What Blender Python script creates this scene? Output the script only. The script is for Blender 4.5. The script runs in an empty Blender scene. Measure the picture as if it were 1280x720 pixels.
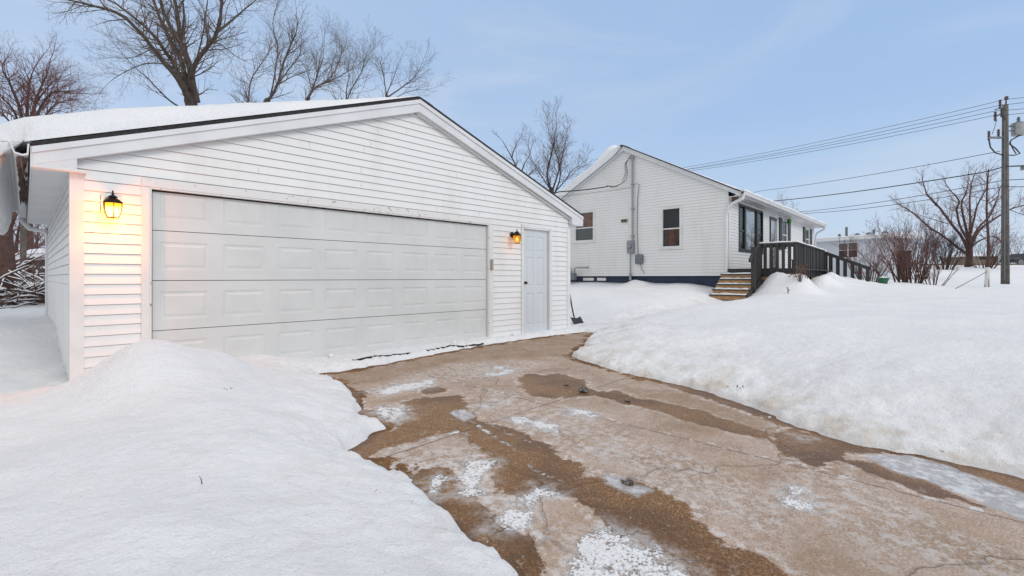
import bpy, math, random
import numpy as np
from mathutils import Vector, Matrix
from math import sin, cos, pi, radians, sqrt, exp

random.seed(7)
R = random.Random(11)
sc = bpy.context.scene
COL = sc.collection

# ------------------------------------------------------------------ camera frame
F = 595.0; A = radians(44.3); EYE = 1.10; HY = 347.0
FX, FY = cos(A), sin(A); RX, RY = sin(A), -cos(A)
def ray(x, y):
    u = (x - 640) / F
    return (FX + u * RX, FY + u * RY, (HY - y) / F)
def at(x, y, T):                       # a point T metres in front of the camera plane
    d = ray(x, y); return Vector((d[0] * T, d[1] * T, EYE + d[2] * T))
def dz(Y):                             # driveway height, it falls gently away from the garage
    return -.03 - .02 * (6.2 - Y)
def drv(x, y):                         # where a line of sight meets the driveway
    d = ray(x, y); t = (-.154 - EYE) / (d[2] - .02 * d[1]); return (t * d[0], t * d[1])
def on_z(x, y, z):
    d = ray(x, y); t = (z - EYE) / d[2]; return Vector((t * d[0], t * d[1], z))

# ------------------------------------------------------------------ node helpers
def mat(name):
    m = bpy.data.materials.new(name); m.use_nodes = True
    nt = m.node_tree; b = nt.nodes['Principled BSDF']
    return m, nt, b
def N(nt, t, **k):
    n = nt.nodes.new(t)
    for a, v in k.items():
        if a in n.inputs.keys(): n.inputs[a].default_value = v
        else: setattr(n, a, v)
    return n
def L(nt, a, b): nt.links.new(a, b)
def noise(nt, scale, detail=4, rough=.55, vec=None, dist=0):
    n = nt.nodes.new('ShaderNodeTexNoise')
    n.inputs['Scale'].default_value = scale; n.inputs['Detail'].default_value = detail
    n.inputs['Roughness'].default_value = rough; n.inputs['Distortion'].default_value = dist
    if vec is not None: L(nt, vec, n.inputs['Vector'])
    return n.outputs['Fac']
def ramp(nt, fac, stops):
    r = nt.nodes.new('ShaderNodeValToRGB'); e = r.color_ramp.elements
    while len(e) < len(stops): e.new(.5)
    for i, (p, c) in enumerate(stops):
        e[i].position = p; e[i].color = (*c, 1) if len(c) == 3 else c
    L(nt, fac, r.inputs[0]); return r.outputs[0]
def mth(nt, op, a, b=None, c=None, clamp=False):
    n = nt.nodes.new('ShaderNodeMath'); n.operation = op; n.use_clamp = clamp
    for i, v in enumerate((a, b, c)):
        if v is None: continue
        if isinstance(v, (int, float)): n.inputs[i].default_value = v
        else: L(nt, v, n.inputs[i])
    return n.outputs[0]
def mix(nt, f, a, b):
    n = nt.nodes.new('ShaderNodeMix'); n.data_type = 'RGBA'
    if isinstance(f, (int, float)): n.inputs[0].default_value = f
    else: L(nt, f, n.inputs[0])
    for s, v in ((6, a), (7, b)):
        if isinstance(v, tuple): n.inputs[s].default_value = (*v, 1)
        else: L(nt, v, n.inputs[s])
    return n.outputs[2]
def sstep(nt, v, lo, hi):
    n = nt.nodes.new('ShaderNodeMapRange'); n.interpolation_type = 'SMOOTHSTEP'
    n.inputs['From Min'].default_value = lo; n.inputs['From Max'].default_value = hi
    L(nt, v, n.inputs['Value']); return n.outputs[0]
def bump(nt, b, h, strength=.3, dist=.01):
    n = nt.nodes.new('ShaderNodeBump'); n.inputs['Strength'].default_value = strength
    n.inputs['Distance'].default_value = dist
    L(nt, h, n.inputs['Height']); L(nt, n.outputs[0], b.inputs['Normal'])
def gpos(nt): return nt.nodes.new('ShaderNodeNewGeometry').outputs['Position']
def opos(nt): return nt.nodes.new('ShaderNodeTexCoord').outputs['Object']

M = {}
def basic(name, c, rough=.6, var=.12, scale=6, metal=0, bs=.15, bscale=40, c2=None):
    m, nt, b = mat(name); p = gpos(nt)
    f = noise(nt, scale, 5, .6, p)
    d = c2 or tuple(v * (1 - 2 * var) for v in c)
    col = mix(nt, sstep(nt, f, .3, .7), d, c)
    L(nt, col, b.inputs['Base Color']); b.inputs['Roughness'].default_value = rough
    b.inputs['Metallic'].default_value = metal
    if bs: bump(nt, b, noise(nt, bscale, 3, .6, p), bs, .004)
    M[name] = m; return m

basic('white_trim', (.72, .72, .71), .5, .06, 3, bs=.1)
basic('white_metal', (.70, .71, .72), .35, .05, 2, bs=.05)
basic('grey_door', (.635, .645, .635), .45, .05, 1.6, bs=.08, bscale=120)
basic('entry_paint', (.60, .63, .66), .45, .03, 1.2, bs=.08, bscale=120)
basic('shingle', (.035, .033, .035), .9, .3, 30, bs=.5)
basic('blue_block', (.028, .042, .080), .8, .15, 3)
basic('dark_deck', (.045, .043, .043), .7, .2, 9, c2=(.028, .027, .028))
basic('pine_wood', (.46, .27, .12), .7, .15, 7, c2=(.33, .18, .08))
basic('dark_green', (.022, .035, .027), .4, .15, 3, bs=0)
basic('blackish', (.018, .018, .02), .45, .2, 20, bs=.1)
basic('bronze', (.028, .018, .013), .35, .3, 25, metal=.6, bs=.15)
basic('meter_grey', (.27, .29, .31), .45, .08, 8, metal=.3)
basic('dull_grey', (.16, .18, .20), .55, .1, 8)
basic('galvanised', (.36, .37, .38), .4, .1, 8, metal=.5)
basic('tan_plastic', (.33, .29, .21), .5, .08, 8)
basic('dark_gap', (.03, .025, .02), .9, .2, 20)
basic('pole_wood', (.16, .145, .125), .85, .25, 3, c2=(.09, .08, .07), bs=.4)
basic('bark', (.085, .062, .048), .9, .25, 10, c2=(.045, .033, .027), bs=.5, bscale=25)
basic('bark_twig', (.14, .105, .082), .9, .2, 6, c2=(.09, .066, .052), bs=0)
basic('bark_red', (.11, .062, .052), .9, .25, 10, c2=(.06, .032, .028), bs=.4, bscale=25)
basic('bark_red_twig', (.17, .085, .075), .9, .2, 6, c2=(.11, .048, .045), bs=0)
basic('bark_grey', (.15, .12, .10), .9, .2, 6, c2=(.07, .05, .045), bs=.4, bscale=18)
basic('leaf_brown', (.19, .08, .035), .8, .2, 40, c2=(.10, .04, .02), bs=0)
basic('red_cloth', (.30, .015, .015), .6, .2, 12)
basic('green_plastic', (.012, .13, .065), .4, .2, 12)
basic('light_green', (.05, .22, .03), .5, .2, 12)
basic('wire_black', (.03, .028, .03), .6, .1, 3, bs=0)
basic('phone_wire', (.22, .21, .20), .6, .1, 3, bs=0)
basic('far_wall', (.55, .58, .63), .7, .04, 1, bs=0)
basic('brown_wall', (.14, .085, .055), .8, .2, 3)
basic('tan_band', (.20, .16, .12), .9, .2, .5, bs=0)
basic('icicle_dirty', (.16, .10, .075), .4, .3, 30, c2=(.07, .045, .035), bs=.5)
basic('porcelain', (.12, .055, .04), .3, .1, 3, bs=0)
basic('curtain_orange', (.34, .11, .035), .9, .2, 5, c2=(.07, .02, .015))
basic('curtain_grey', (.13, .125, .12), .9, .15, 14, c2=(.10, .095, .09))
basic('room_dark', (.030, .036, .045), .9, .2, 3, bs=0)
basic('straw', (.24, .17, .08), .9, .2, 9, bs=0)
basic('siding_seam_shade', (.40, .39, .38), .8, .1, 3, bs=0)  # tone for butt seams and for the shade painted under each lap
basic('dark_evergreen', (.055, .035, .035), .9, .2, 9, bs=0)

# vinyl siding: slight streaks of grime, chalky white
m, nt, b = mat('siding'); p = gpos(nt)
mp = N(nt, 'ShaderNodeMapping'); mp.inputs['Scale'].default_value = (1, 1, .25); L(nt, p, mp.inputs[0])
s1 = noise(nt, 2.2, 6, .6, mp.outputs[0]); s2 = noise(nt, 22, 4, .6, p)
c = mix(nt, sstep(nt, s1, .45, .75), (.75, .755, .75), (.69, .685, .665))
c = mix(nt, mth(nt, 'MULTIPLY', sstep(nt, s2, .64, .74), .22), c, (.36, .31, .25))
L(nt, c, b.inputs['Base Color']); b.inputs['Roughness'].default_value = .5
bump(nt, b, noise(nt, 9, 3, .5, p), .12, .004); M['siding'] = m

# old painted trim with peeled, dirty streaks
m, nt, b = mat('worn_trim'); p = gpos(nt)
s2 = noise(nt, 13, 7, .68, p)
c = mix(nt, sstep(nt, s2, .58, .70), (.71, .70, .69), (.30, .24, .19))
L(nt, c, b.inputs['Base Color']); b.inputs['Roughness'].default_value = .6
bump(nt, b, s2, .35, .004); M['worn_trim'] = m

def snow_mat(name, dirt=True):
    m, nt, b = mat(name); p = gpos(nt)
    f1 = noise(nt, 1.3, 4, .5, p); f2 = noise(nt, 14, 6, .6, p); f3 = noise(nt, 90, 4, .65, p)
    col = mix(nt, sstep(nt, f1, .3, .75), (.82, .835, .86), (.88, .89, .905))
    if dirt:
        at_ = nt.nodes.new('ShaderNodeAttribute'); at_.attribute_name = 'dirt'
        g = noise(nt, 3.2, 7, .68, p)
        fac = mth(nt, 'MULTIPLY', sstep(nt, g, .44, .70), at_.outputs['Fac'], clamp=True)
        col = mix(nt, mth(nt, 'MULTIPLY', fac, .72), col, (.55, .47, .38))
        g2 = noise(nt, 55, 3, .7, p)                         # specks of grit
        sp = mth(nt, 'MULTIPLY', sstep(nt, g2, .70, .76), mth(nt, 'ADD', mth(nt, 'MULTIPLY', at_.outputs['Fac'], .7), .06), clamp=True)
        col = mix(nt, sp, col, (.28, .2, .13))
    L(nt, col, b.inputs['Base Color']); b.inputs['Roughness'].default_value = .75
    b.inputs['Specular IOR Level'].default_value = .25
    h = mth(nt, 'ADD', mth(nt, 'MULTIPLY', f2, .75), mth(nt, 'MULTIPLY', f3, .25))
    bump(nt, b, h, .85, .05); M[name] = m
snow_mat('snow'); snow_mat('roof_snow', False)

# clear ice / dirty ice clump
m, nt, b = mat('ice'); p = gpos(nt)
f = noise(nt, 30, 5, .6, p)
L(nt, mix(nt, sstep(nt, f, .46, .68), (.07, .05, .04), (.42, .41, .41)), b.inputs['Base Color'])
b.inputs['Roughness'].default_value = .25; bump(nt, b, f, .6, .01); M['ice'] = m

# window glass: mirrors the sky, lets the room behind show
def glass(name, tint, mixf):
    m = bpy.data.materials.new(name); m.use_nodes = True; nt = m.node_tree; nt.nodes.clear()
    o = nt.nodes.new('ShaderNodeOutputMaterial'); t = N(nt, 'ShaderNodeBsdfTransparent'); t.inputs[0].default_value = (*tint, 1)
    g = N(nt, 'ShaderNodeBsdfGlossy'); g.inputs['Roughness'].default_value = .03
    fr = N(nt, 'ShaderNodeFresnel'); fr.inputs[0].default_value = 1.5
    s = N(nt, 'ShaderNodeMixShader'); f = mth(nt, 'ADD', fr.outputs[0], mixf, clamp=True)
    L(nt, f, s.inputs[0]); L(nt, t.outputs[0], s.inputs[1]); L(nt, g.outputs[0], s.inputs[2]); L(nt, s.outputs[0], o.inputs[0])
    M[name] = m
glass('pane_glass', (.72, .76, .76), .0); glass('mirror_glass', (.6, .6, .6), .40)

# lantern glass, lit from inside: amber above, white hot below
def lamp_glass(name, strength, hot, amber, z0, z1):
    m = bpy.data.materials.new(name); m.use_nodes = True; nt = m.node_tree; nt.nodes.clear()
    o = nt.nodes.new('ShaderNodeOutputMaterial'); t = N(nt, 'ShaderNodeBsdfTransparent'); t.inputs[0].default_value = (1, .8, .45, 1)
    e = N(nt, 'ShaderNodeEmission'); e.inputs['Strength'].default_value = strength
    sx = N(nt, 'ShaderNodeSeparateXYZ'); L(nt, opos(nt), sx.inputs[0])
    g = sstep(nt, sx.outputs[2], z0, z1)
    L(nt, mix(nt, g, hot, amber), e.inputs[0])
    s = N(nt, 'ShaderNodeMixShader'); s.inputs[0].default_value = .6
    L(nt, t.outputs[0], s.inputs[1]); L(nt, e.outputs[0], s.inputs[2]); L(nt, s.outputs[0], o.inputs[0])
    M[name] = m
lamp_glass('lantern_glass_hot', 5.0, (1, .66, .24), (.85, .32, .012), -.075, -.015)
lamp_glass('lantern_glass_dim', 1.3, (1, .45, .09), (.75, .26, .015), -.11, -.03)
def emis(name, c, s):
    m = bpy.data.materials.new(name); m.use_nodes = True; nt = m.node_tree; nt.nodes.clear()
    o = nt.nodes.new('ShaderNodeOutputMaterial'); e = N(nt, 'ShaderNodeEmission'); e.inputs[0].default_value = (*c, 1); e.inputs[1].default_value = s
    L(nt, e.outputs[0], o.inputs[0]); M[name] = m
emis('filament', (1, .62, .2), 7)

# ------------------------------------------------------------------ object helpers
def link(o, parent=None):
    COL.objects.link(o)
    if parent is not None: o.parent = parent
    return o
def tag(o, label=None, cat=None, group=None, kind=None):
    if label: o['label'] = label
    if cat: o['category'] = cat
    if group: o['group'] = group
    if kind: o['kind'] = kind
    return o
def empty(name, loc, label, cat, group=None, rz=0):
    o = bpy.data.objects.new(name, None); o.empty_display_size = .2
    o.location = loc; o.rotation_euler = (0, 0, rz); link(o); return tag(o, label, cat, group)

class MB:
    def __init__(s): s.v = []; s.f = []; s.gap = []  # gap: faces of butt seams and painted lap shade lines
    def quad(s, a, b, c, d):
        i = len(s.v); s.v += [tuple(a), tuple(b), tuple(c), tuple(d)]; s.f.append((i, i + 1, i + 2, i + 3)); return s
    def box(s, x0, x1, y0, y1, z0, z1):
        i = len(s.v)
        s.v += [(x, y, z) for z in (z0, z1) for y in (y0, y1) for x in (x0, x1)]
        for q in ((0, 2, 3, 1), (4, 5, 7, 6), (0, 1, 5, 4), (2, 6, 7, 3), (0, 4, 6, 2), (1, 3, 7, 5)): s.f.append(tuple(i + k for k in q))
        return s
    def obox(s, a, b, w, h, up=(0, 0, 1)):              # a bar from a to b, w wide and h high
        a = Vector(a); b = Vector(b); d = (b - a).normalized(); up = Vector(up)
        sd = d.cross(up)
        if sd.length < 1e-4: sd = d.cross(Vector((1, 0, 0)))
        sd.normalize(); u = sd.cross(d).normalized(); i = len(s.v)
        for p in (a, b):
            for x, y in ((-1, -1), (1, -1), (1, 1), (-1, 1)): s.v.append(tuple(p + sd * x * w / 2 + u * y * h / 2))
        for q in ((0, 1, 2, 3), (7, 6, 5, 4), (0, 4, 5, 1), (1, 5, 6, 2), (2, 6, 7, 3), (3, 7, 4, 0)): s.f.append(tuple(i + k for k in q))
        return s
    def prism(s, pts, axis, a, b):                       # polygon pts (2D) extruded along axis
        i = len(s.v); n = len(pts)
        for t in (a, b):
            for p in pts:
                s.v.append({'x': (t, p[0], p[1]), 'y': (p[0], t, p[1]), 'z': (p[0], p[1], t)}[axis])
        s.f.append(tuple(range(i, i + n))); s.f.append(tuple(range(i + 2 * n - 1, i + n - 1, -1)))
        for k in range(n): s.f.append((i + k, i + n + k, i + n + (k + 1) % n, i + (k + 1) % n))
        return s
    def tube(s, pts, rad, n=6, cap=True):
        m_ = len(pts)
        if isinstance(rad, (int, float)): rad = [rad] * m_
        i = len(s.v); prev = None
        for k in range(m_):
            p = pts[k]; d = pts[min(k + 1, m_ - 1)] - pts[max(k - 1, 0)]
            if d.length < 1e-9: d = Vector((0, 0, 1))
            d.normalize()
            if prev is None:
                r0 = Vector((0, 0, 1)) if abs(d.z) < .9 else Vector((1, 0, 0))
                a = d.cross(r0).normalized()
            else:
                a = (prev - d * prev.dot(d))
                a = a.normalized() if a.length > 1e-6 else d.orthogonal().normalized()
            b = d.cross(a); prev = a
            for j in range(n):
                t = 2 * pi * j / n; q = p + (a * cos(t) + b * sin(t)) * rad[k]; s.v.append((q.x, q.y, q.z))
        for k in range(m_ - 1):
            for j in range(n):
                j2 = (j + 1) % n; s.f.append((i + k * n + j, i + k * n + j2, i + (k + 1) * n + j2, i + (k + 1) * n + j))
        if cap:
            s.f.append(tuple(i + j for j in range(n - 1, -1, -1))); s.f.append(tuple(i + (m_ - 1) * n + j for j in range(n)))
        return s
    def lathe(s, prof, c=(0, 0, 0), n=12, rot=0):
        i = len(s.v)
        for r, z in prof:
            for j in range(n):
                t = 2 * pi * j / n + rot; s.v.append((c[0] + r * cos(t), c[1] + r * sin(t), c[2] + z))
        for k in range(len(prof) - 1):
            for j in range(n):
                j2 = (j + 1) % n; s.f.append((i + k * n + j, i + k * n + j2, i + (k + 1) * n + j2, i + (k + 1) * n + j))
        s.f.append(tuple(i + j for j in range(n - 1, -1, -1))); s.f.append(tuple(i + (len(prof) - 1) * n + j for j in range(n)))
        return s
    def build(s, name, m, parent=None, smooth=False, bevel=0, loc=None):
        me = bpy.data.meshes.new(name); me.from_pydata(s.v, [], s.f); me.materials.append(M[m] if isinstance(m, str) else m)
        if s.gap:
            me.materials.append(M['siding_seam_shade'])
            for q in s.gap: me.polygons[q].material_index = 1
        if smooth: me.polygons.foreach_set('use_smooth', [True] * len(me.polygons))
        me.update(); o = bpy.data.objects.new(name, me); link(o, parent)
        if loc is not None: o.location = loc
        if bevel:
            bv = o.modifiers.new('bevel', 'BEVEL'); bv.width = bevel; bv.segments = 2; bv.limit_method = 'ANGLE'; bv.angle_limit = radians(50)
        return o

# numpy value noise
_rs = np.random.RandomState(5); _P = _rs.rand(256, 256)
def vnoise(x, y):
    xi = np.floor(x).astype(int); yi = np.floor(y).astype(int); fx = x - xi; fy = y - yi
    fx = fx * fx * (3 - 2 * fx); fy = fy * fy * (3 - 2 * fy)
    g = lambda a, b: _P[a & 255, b & 255]
    return (g(xi, yi) * (1 - fx) + g(xi + 1, yi) * fx) * (1 - fy) + (g(xi, yi + 1) * (1 - fx) + g(xi + 1, yi + 1) * fx) * fy
def fbm(x, y, s, o=4, off=0):
    t = 0; a = .5; n = 0
    for k in range(o):
        t = t + a * (vnoise(x * s + 17.3 * k + off, y * s + 9.1 * k + off * 1.7) - .5); n += a; a *= .5; s *= 2
    return t / n * 2
def sm(x, a, b):
    t = np.clip((x - a) / (b - a), 0, 1); return t * t * (3 - 2 * t)
def sdf(X, Y, poly, closed=True):                       # signed distance, negative inside
    P = np.array(poly, float); n = len(P); d = np.full(X.shape, 1e9); ins = np.zeros(X.shape, bool)
    for i in range(n if closed else n - 1):
        a = P[i]; b = P[(i + 1) % n]; e = b - a
        wx = X - a[0]; wy = Y - a[1]; t = np.clip((wx * e[0] + wy * e[1]) / max(e @ e, 1e-9), 0, 1)
        d = np.minimum(d, (wx - e[0] * t) ** 2 + (wy - e[1] * t) ** 2)
        if closed:
            c = ((a[1] > Y) != (b[1] > Y)); 
            with np.errstate(divide='ignore', invalid='ignore'):
                xx = (b[0] - a[0]) * (Y - a[1]) / (b[1] - a[1] if b[1] != a[1] else 1e-9) + a[0]
            ins ^= c & (X < xx)
    d = np.sqrt(d); return np.where(ins, -d, d) if closed else d
def grid_mesh(name, xs, ys, Z, m, attrs={}):
    nx, ny = len(xs), len(ys); X, Y = np.meshgrid(xs, ys)
    co = np.stack([X, Y, Z], -1).reshape(-1, 3).astype(np.float32)
    idx = np.arange(nx * ny).reshape(ny, nx)
    q = np.stack([idx[:-1, :-1], idx[:-1, 1:], idx[1:, 1:], idx[1:, :-1]], -1).reshape(-1, 4)
    me = bpy.data.meshes.new(name); me.vertices.add(len(co)); me.vertices.foreach_set('co', co.ravel())
    me.loops.add(q.size); me.loops.foreach_set('vertex_index', q.ravel().astype(np.int32))
    me.polygons.add(len(q)); me.polygons.foreach_set('loop_start', np.arange(0, q.size, 4, dtype=np.int32))
    me.polygons.foreach_set('loop_total', np.full(len(q), 4, np.int32))
    me.polygons.foreach_set('use_smooth', np.ones(len(q), bool)); me.update(calc_edges=True)
    for k, v in attrs.items():
        a = me.attributes.new(k, 'FLOAT', 'POINT'); a.data.foreach_set('value', v.ravel().astype(np.float32))
    me.materials.append(M[m]); o = bpy.data.objects.new(name, me); return link(o)

# ------------------------------------------------------------------ house frame
HR = radians(1.5); HOX, HOY = 15.8, 5.7
def H(x, y, z): return Vector((HOX + x * cos(HR) - y * sin(HR), HOY + x * sin(HR) + y * cos(HR), z))

# ------------------------------------------------------------------ ground
LEFT = [(645, 735), (645, 720), (618, 700), (590, 680), (560, 648), (530, 620), (505, 604), (480, 590), (455, 581), (437, 572), (434, 563), (455, 552), (470, 541), (483, 536), (470, 529), (445, 523), (448, 510), (440, 500), (434, 490), (420, 480), (405, 474), (390, 468)]
TOP = [(440, 462), (480, 455), (520, 447), (560, 439), (600, 432), (650, 425), (700, 418), (730, 415), (744, 416)]
RIGHT = [(738, 424), (728, 434), (716, 445), (735, 453), (760, 460), (790, 468), (820, 475), (850, 482), (880, 490), (910, 499), (940, 510), (970, 523), (1000, 535), (1030, 545), (1060, 553), (1090, 559), (1120, 566), (1160, 572), (1200, 579), (1240, 589), (1280, 600)]
DP = [(.9, -14), (1.1, -3), (1.3, .3)] + [drv(*p) for p in LEFT + TOP + RIGHT] + [(4.3, -1.5), (4.2, -5), (4.4, -14)]
def axis(lo, a, b, hi, step, g=1.09):
    mid = list(np.arange(a, b, step)); up = []; s = step; x = mid[-1]
    while x < hi: s *= g; x += s; up.append(x)
    dn = []; s = step; x = a
    while x > lo: s *= g; x -= s; dn.append(x)
    return np.array(dn[::-1] + mid + up)
xs = axis(-130, -1.6, 9.4, 260, .032, 1.05); ys = axis(-130, -1.2, 6.9, 260, .032, 1.05)
X, Y = np.meshgrid(xs, ys)
d0 = sdf(X, Y, DP)
near = np.exp(-np.maximum(d0, 0) / 1.0)
d = d0 + .065 * fbm(X, Y, 2.6, 4) + .040 * fbm(X, Y, 9, 3, 5)
G = lambda cx, cy, sx, sy, a: a * np.exp(-((X - cx) / sx) ** 2 / 2 - ((Y - cy) / sy) ** 2 / 2)
# left of the drive: shovelled pile in front of the garage corner, open yard beyond
ZL = .19 + .032 * fbm(X, Y, 1.5, 3, 81) + G(.72, 4.75, .32, .50, .41) + G(1.28, 4.9, .20, .40, .19) + G(1.75, 4.9, .2, .35, .05) + G(.2, 3.6, .7, .8, .06) + G(1.0, 3.4, .5, .6, .13) - G(-.5, 6.3, .9, .9, .15) + .06 * fbm(X, Y, .8, 3, 2) + .03 * fbm(X, Y, 3.0, 4, 8)
ZL = ZL + .22 * sm(Y, 7.4, 9.6) + .35 * sm(Y, 12, 34) + .10 * np.exp(-((X + 2.6) / 1.2) ** 2)
# right of the drive: bank, then a lawn that climbs towards the house
rr = np.maximum(d0, 0)
ZR = .22 + .49 * (1 - np.exp(-rr / 5.5)) + .05 * fbm(X, Y, .35, 3, 3) + .02 * fbm(X, Y, 1.6, 3, 4)
ZR = ZR + .075 * np.exp(-((rr - .75) / .35) ** 2) * (.6 + fbm(X, Y, 1.5, 3, 21))
ZR = ZR + .12 * near * np.abs(fbm(X, Y, 2.4, 4, 31)) + .085 * near * fbm(X, Y, 6, 4, 33) + .014 * near * fbm(X, Y, 22, 2, 35)
tN = sm(Y, 5.3, 7.0) * sm(X, 7.6, 8.6)                  # beside and behind the garage, up to the house wall
ZN = .08 + .70 * sm(X, 7.8, 15.4) + .035 * fbm(X, Y, .9, 3, 6)
ZR = ZR * (1 - tN) + ZN * tN
cor = np.minimum(sdf(X, Y, [(8.3, 5.9), (10.6, 5.75), (14.3, 5.2)], False), 9)
ZR = ZR - .17 * np.exp(-(cor / .6) ** 2) * sm(X, 8, 9.5)
lx = (X - HOX) * cos(HR) + (Y - HOY) * sin(HR); ly = -(X - HOX) * sin(HR) + (Y - HOY) * cos(HR)
def HG(cx, cy, sx, sy, a): return a * np.exp(-((lx - cx) / sx) ** 2 / 2 - ((ly - cy) / sy) ** 2 / 2)
ZR = ZR + HG(-.35, 3.1, .22, .30, .20) + HG(-.4, 5.0, .3, .5, .05) + HG(-.35, 1.6, .3, .3, .03)
ZR = ZR + HG(-.50, -1.52, .24, .34, .56) * (1 + .25 * fbm(X, Y, 3, 3, 71)) + HG(-.5, -2.2, .30, .24, .40) + HG(-1.0, -2.0, .6, .5, .16) + (HG(1.65, -2.3, .45, .26, .30) + HG(3.6, -2.15, .5, .26, .26) + HG(5.3, -2.4, .6, .4, .10)) * (1 + .5 * fbm(X, Y, 2.2, 3, 73)) + .13 * sm(lx, -.6, .3) * sm(-lx, -9, -7) * sm(ly, -3.6, -2.2) + .22 * sm(lx, -1, 3) * sm(ly, -6, -2.4) * (1 - sm(lx, 14, 20))
w = sm(X, 4.2, 6.0); wr = np.where(Y > 6.0, sm(X, 7.6, 8.4), sm(X, 2.6, 4.2))
Zo = ZL * (1 - wr) + ZR * wr
apron = (1 - sm(np.abs(Y - 6.1), .3, .9)) * sm(X, 1.9, 2.7) * (1 - sm(X, 7.9, 8.7))
Zo = Zo * (1 - apron) + (.035 + .02 * fbm(X, Y, 1.4, 3, 12)) * apron
# far land: the lots climb away towards the horizon
T = X * FX + Y * FY
Zo = Zo + 1.55 * sm(T, 26, 56) * sm(X * RX + Y * RY, -5, 12) + .3 * sm(T, 30, 60) + .012 * np.maximum(T - 60, 0) * .4
Lg = np.where(wr > .5, .95, .50); Lg = Lg * (1 - .8 * apron)
g = 1 - np.exp(-np.maximum(d, 0) / Lg)
dzg = -.03 - .02 * (6.2 - np.clip(Y, -40, 6.2))
lip = .030 * sm(d, 0, .035)
Z = np.where(d > 0, dzg + lip + (Zo - dzg - .03) * g, dzg - .05 * sm(-d, 0, .05) - .002)
# clods along the shovelled edges
n2e = np.exp(-np.maximum(d, 0) / .42) * (d > 0)
Z = Z + n2e * (.055 * np.maximum(np.abs(fbm(X, Y, 7, 3, 91)) - .08, 0) * np.clip(d / .06, 0, 1) + .03 * np.maximum(fbm(X, Y, 17, 2, 93), 0) * np.clip(d / .03, 0, 1))
# small crumbs thrown along the edges
Z = Z + np.where(d > 0, .022 * np.exp(-d / .30) * np.maximum(fbm(X, Y, 11, 3, 41), 0), 0)
gar = (X > .45) & (X < 7.95) & (Y > 6.35) & (Y < 12.4); Z = np.where(gar, -.1, Z)
hs = (lx > .2) & (lx < 12.6) & (ly > .2) & (ly < 7.3); Z = np.where(hs, .3, Z)
dirt = np.where(d > 0, np.exp(-np.maximum(d - .05, 0) / .55) * (.25 + .75 * wr), 0)
dirt = np.maximum(dirt, .55 * np.exp(-(cor / .7) ** 2) * sm(X, 8, 9)) + .12 * np.exp(-rr / 3)
dirt = dirt * np.clip(1.15 - .9 * apron, 0, 1)
snow = grid_mesh('snow_ground', xs, ys, Z, 'snow', {'dirt': np.clip(dirt, 0, 1)})
tag(snow, 'deep white snow lying over the yards beside the driveway', None, None, 'structure')
from bisect import bisect
def gz(x, y):
    i = min(max(bisect(xs, x) - 1, 0), len(xs) - 2); j = min(max(bisect(ys, y) - 1, 0), len(ys) - 2)
    a = (x - xs[i]) / (xs[i + 1] - xs[i]); c = (y - ys[j]) / (ys[j + 1] - ys[j])
    return float(Z[j, i] * (1 - a) * (1 - c) + Z[j, i + 1] * a * (1 - c) + Z[j + 1, i] * (1 - a) * c + Z[j + 1, i + 1] * a * c)

# ------------------------------------------------------------------ driveway
dx_ = np.arange(.6, 9.0, .035); dy_ = np.concatenate([np.arange(-14, -1.6, .4), np.arange(-1.6, 6.35, .035)])
X2, Y2 = np.meshgrid(dx_, dy_)
pj = lambda l: [drv(*p) for p in l]
WET = [
 [(389, 465), (420, 476), (444, 490), (452, 508), (480, 520), (478, 532), (450, 526), (430, 515), (425, 490), (400, 478)],
 [(505, 503), (538, 496), (578, 493), (580, 506), (591, 518), (612, 530), (635, 533), (671, 551), (715, 573), (733, 592), (769, 598), (800, 602), (838, 620), (882, 653), (927, 684), (967, 707), (1010, 728), (873, 728), (838, 693), (780, 671), (755, 653), (733, 632), (698, 618), (667, 622), (635, 622), (611, 609), (614, 580), (595, 555), (587, 538), (551, 541), (524, 551), (484, 560), (449, 580), (425, 575), (433, 561), (462, 545), (489, 536), (505, 524)],
 [(460, 578), (480, 582), (512, 600), (520, 585), (570, 583), (575, 610), (600, 625), (625, 660), (662, 668), (680, 689), (698, 707), (685, 735), (640, 735), (590, 690), (530, 632), (480, 600)],
 [(649, 469), (665, 467.5), (680, 468.5), (697, 467), (711, 469), (724, 474), (733, 478), (738, 484), (745, 490), (770, 489), (800, 497), (790, 503), (742, 495), (715, 495.5), (689, 498), (667, 495), (656, 489), (651, 482)],
 [(526, 488), (536, 485), (552, 484.5), (560, 488), (552, 492), (534, 492)],
 [(780, 495), (824, 501), (869, 512), (913, 527), (958, 541), (962, 549), (913, 541), (869, 528), (824, 514), (775, 503)],
 [(969, 544), (993, 537), (1029, 541), (1064, 549), (1091, 553), (1122, 563), (1109, 569), (1064, 567), (1047, 578), (1020, 580), (993, 574), (974, 564)],
 [(1047, 573), (1091, 577), (1135, 593), (1229, 629), (1231, 636), (1158, 618), (1109, 597), (1069, 584)],
 [(820, 470), (869, 480), (913, 492), (958, 510), (1000, 530), (1060, 550), (1000, 540), (958, 524), (920, 511), (869, 493), (833, 483)],
 [(1167, 573), (1202, 576), (1300, 597), (1300, 626), (1224, 598), (1185, 585)],
]
DAMP = [[(395, 470), (480, 456), (600, 434), (700, 418), (748, 414), (725, 436), (700, 446), (640, 446), (560, 455), (520, 470), (470, 478), (430, 480)],
        [(770, 480), (860, 490), (960, 525), (980, 545), (900, 545), (800, 520)], [(1010, 640), (1150, 640), (1290, 680), (1290, 740), (1000, 735), (980, 690)]]
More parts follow.
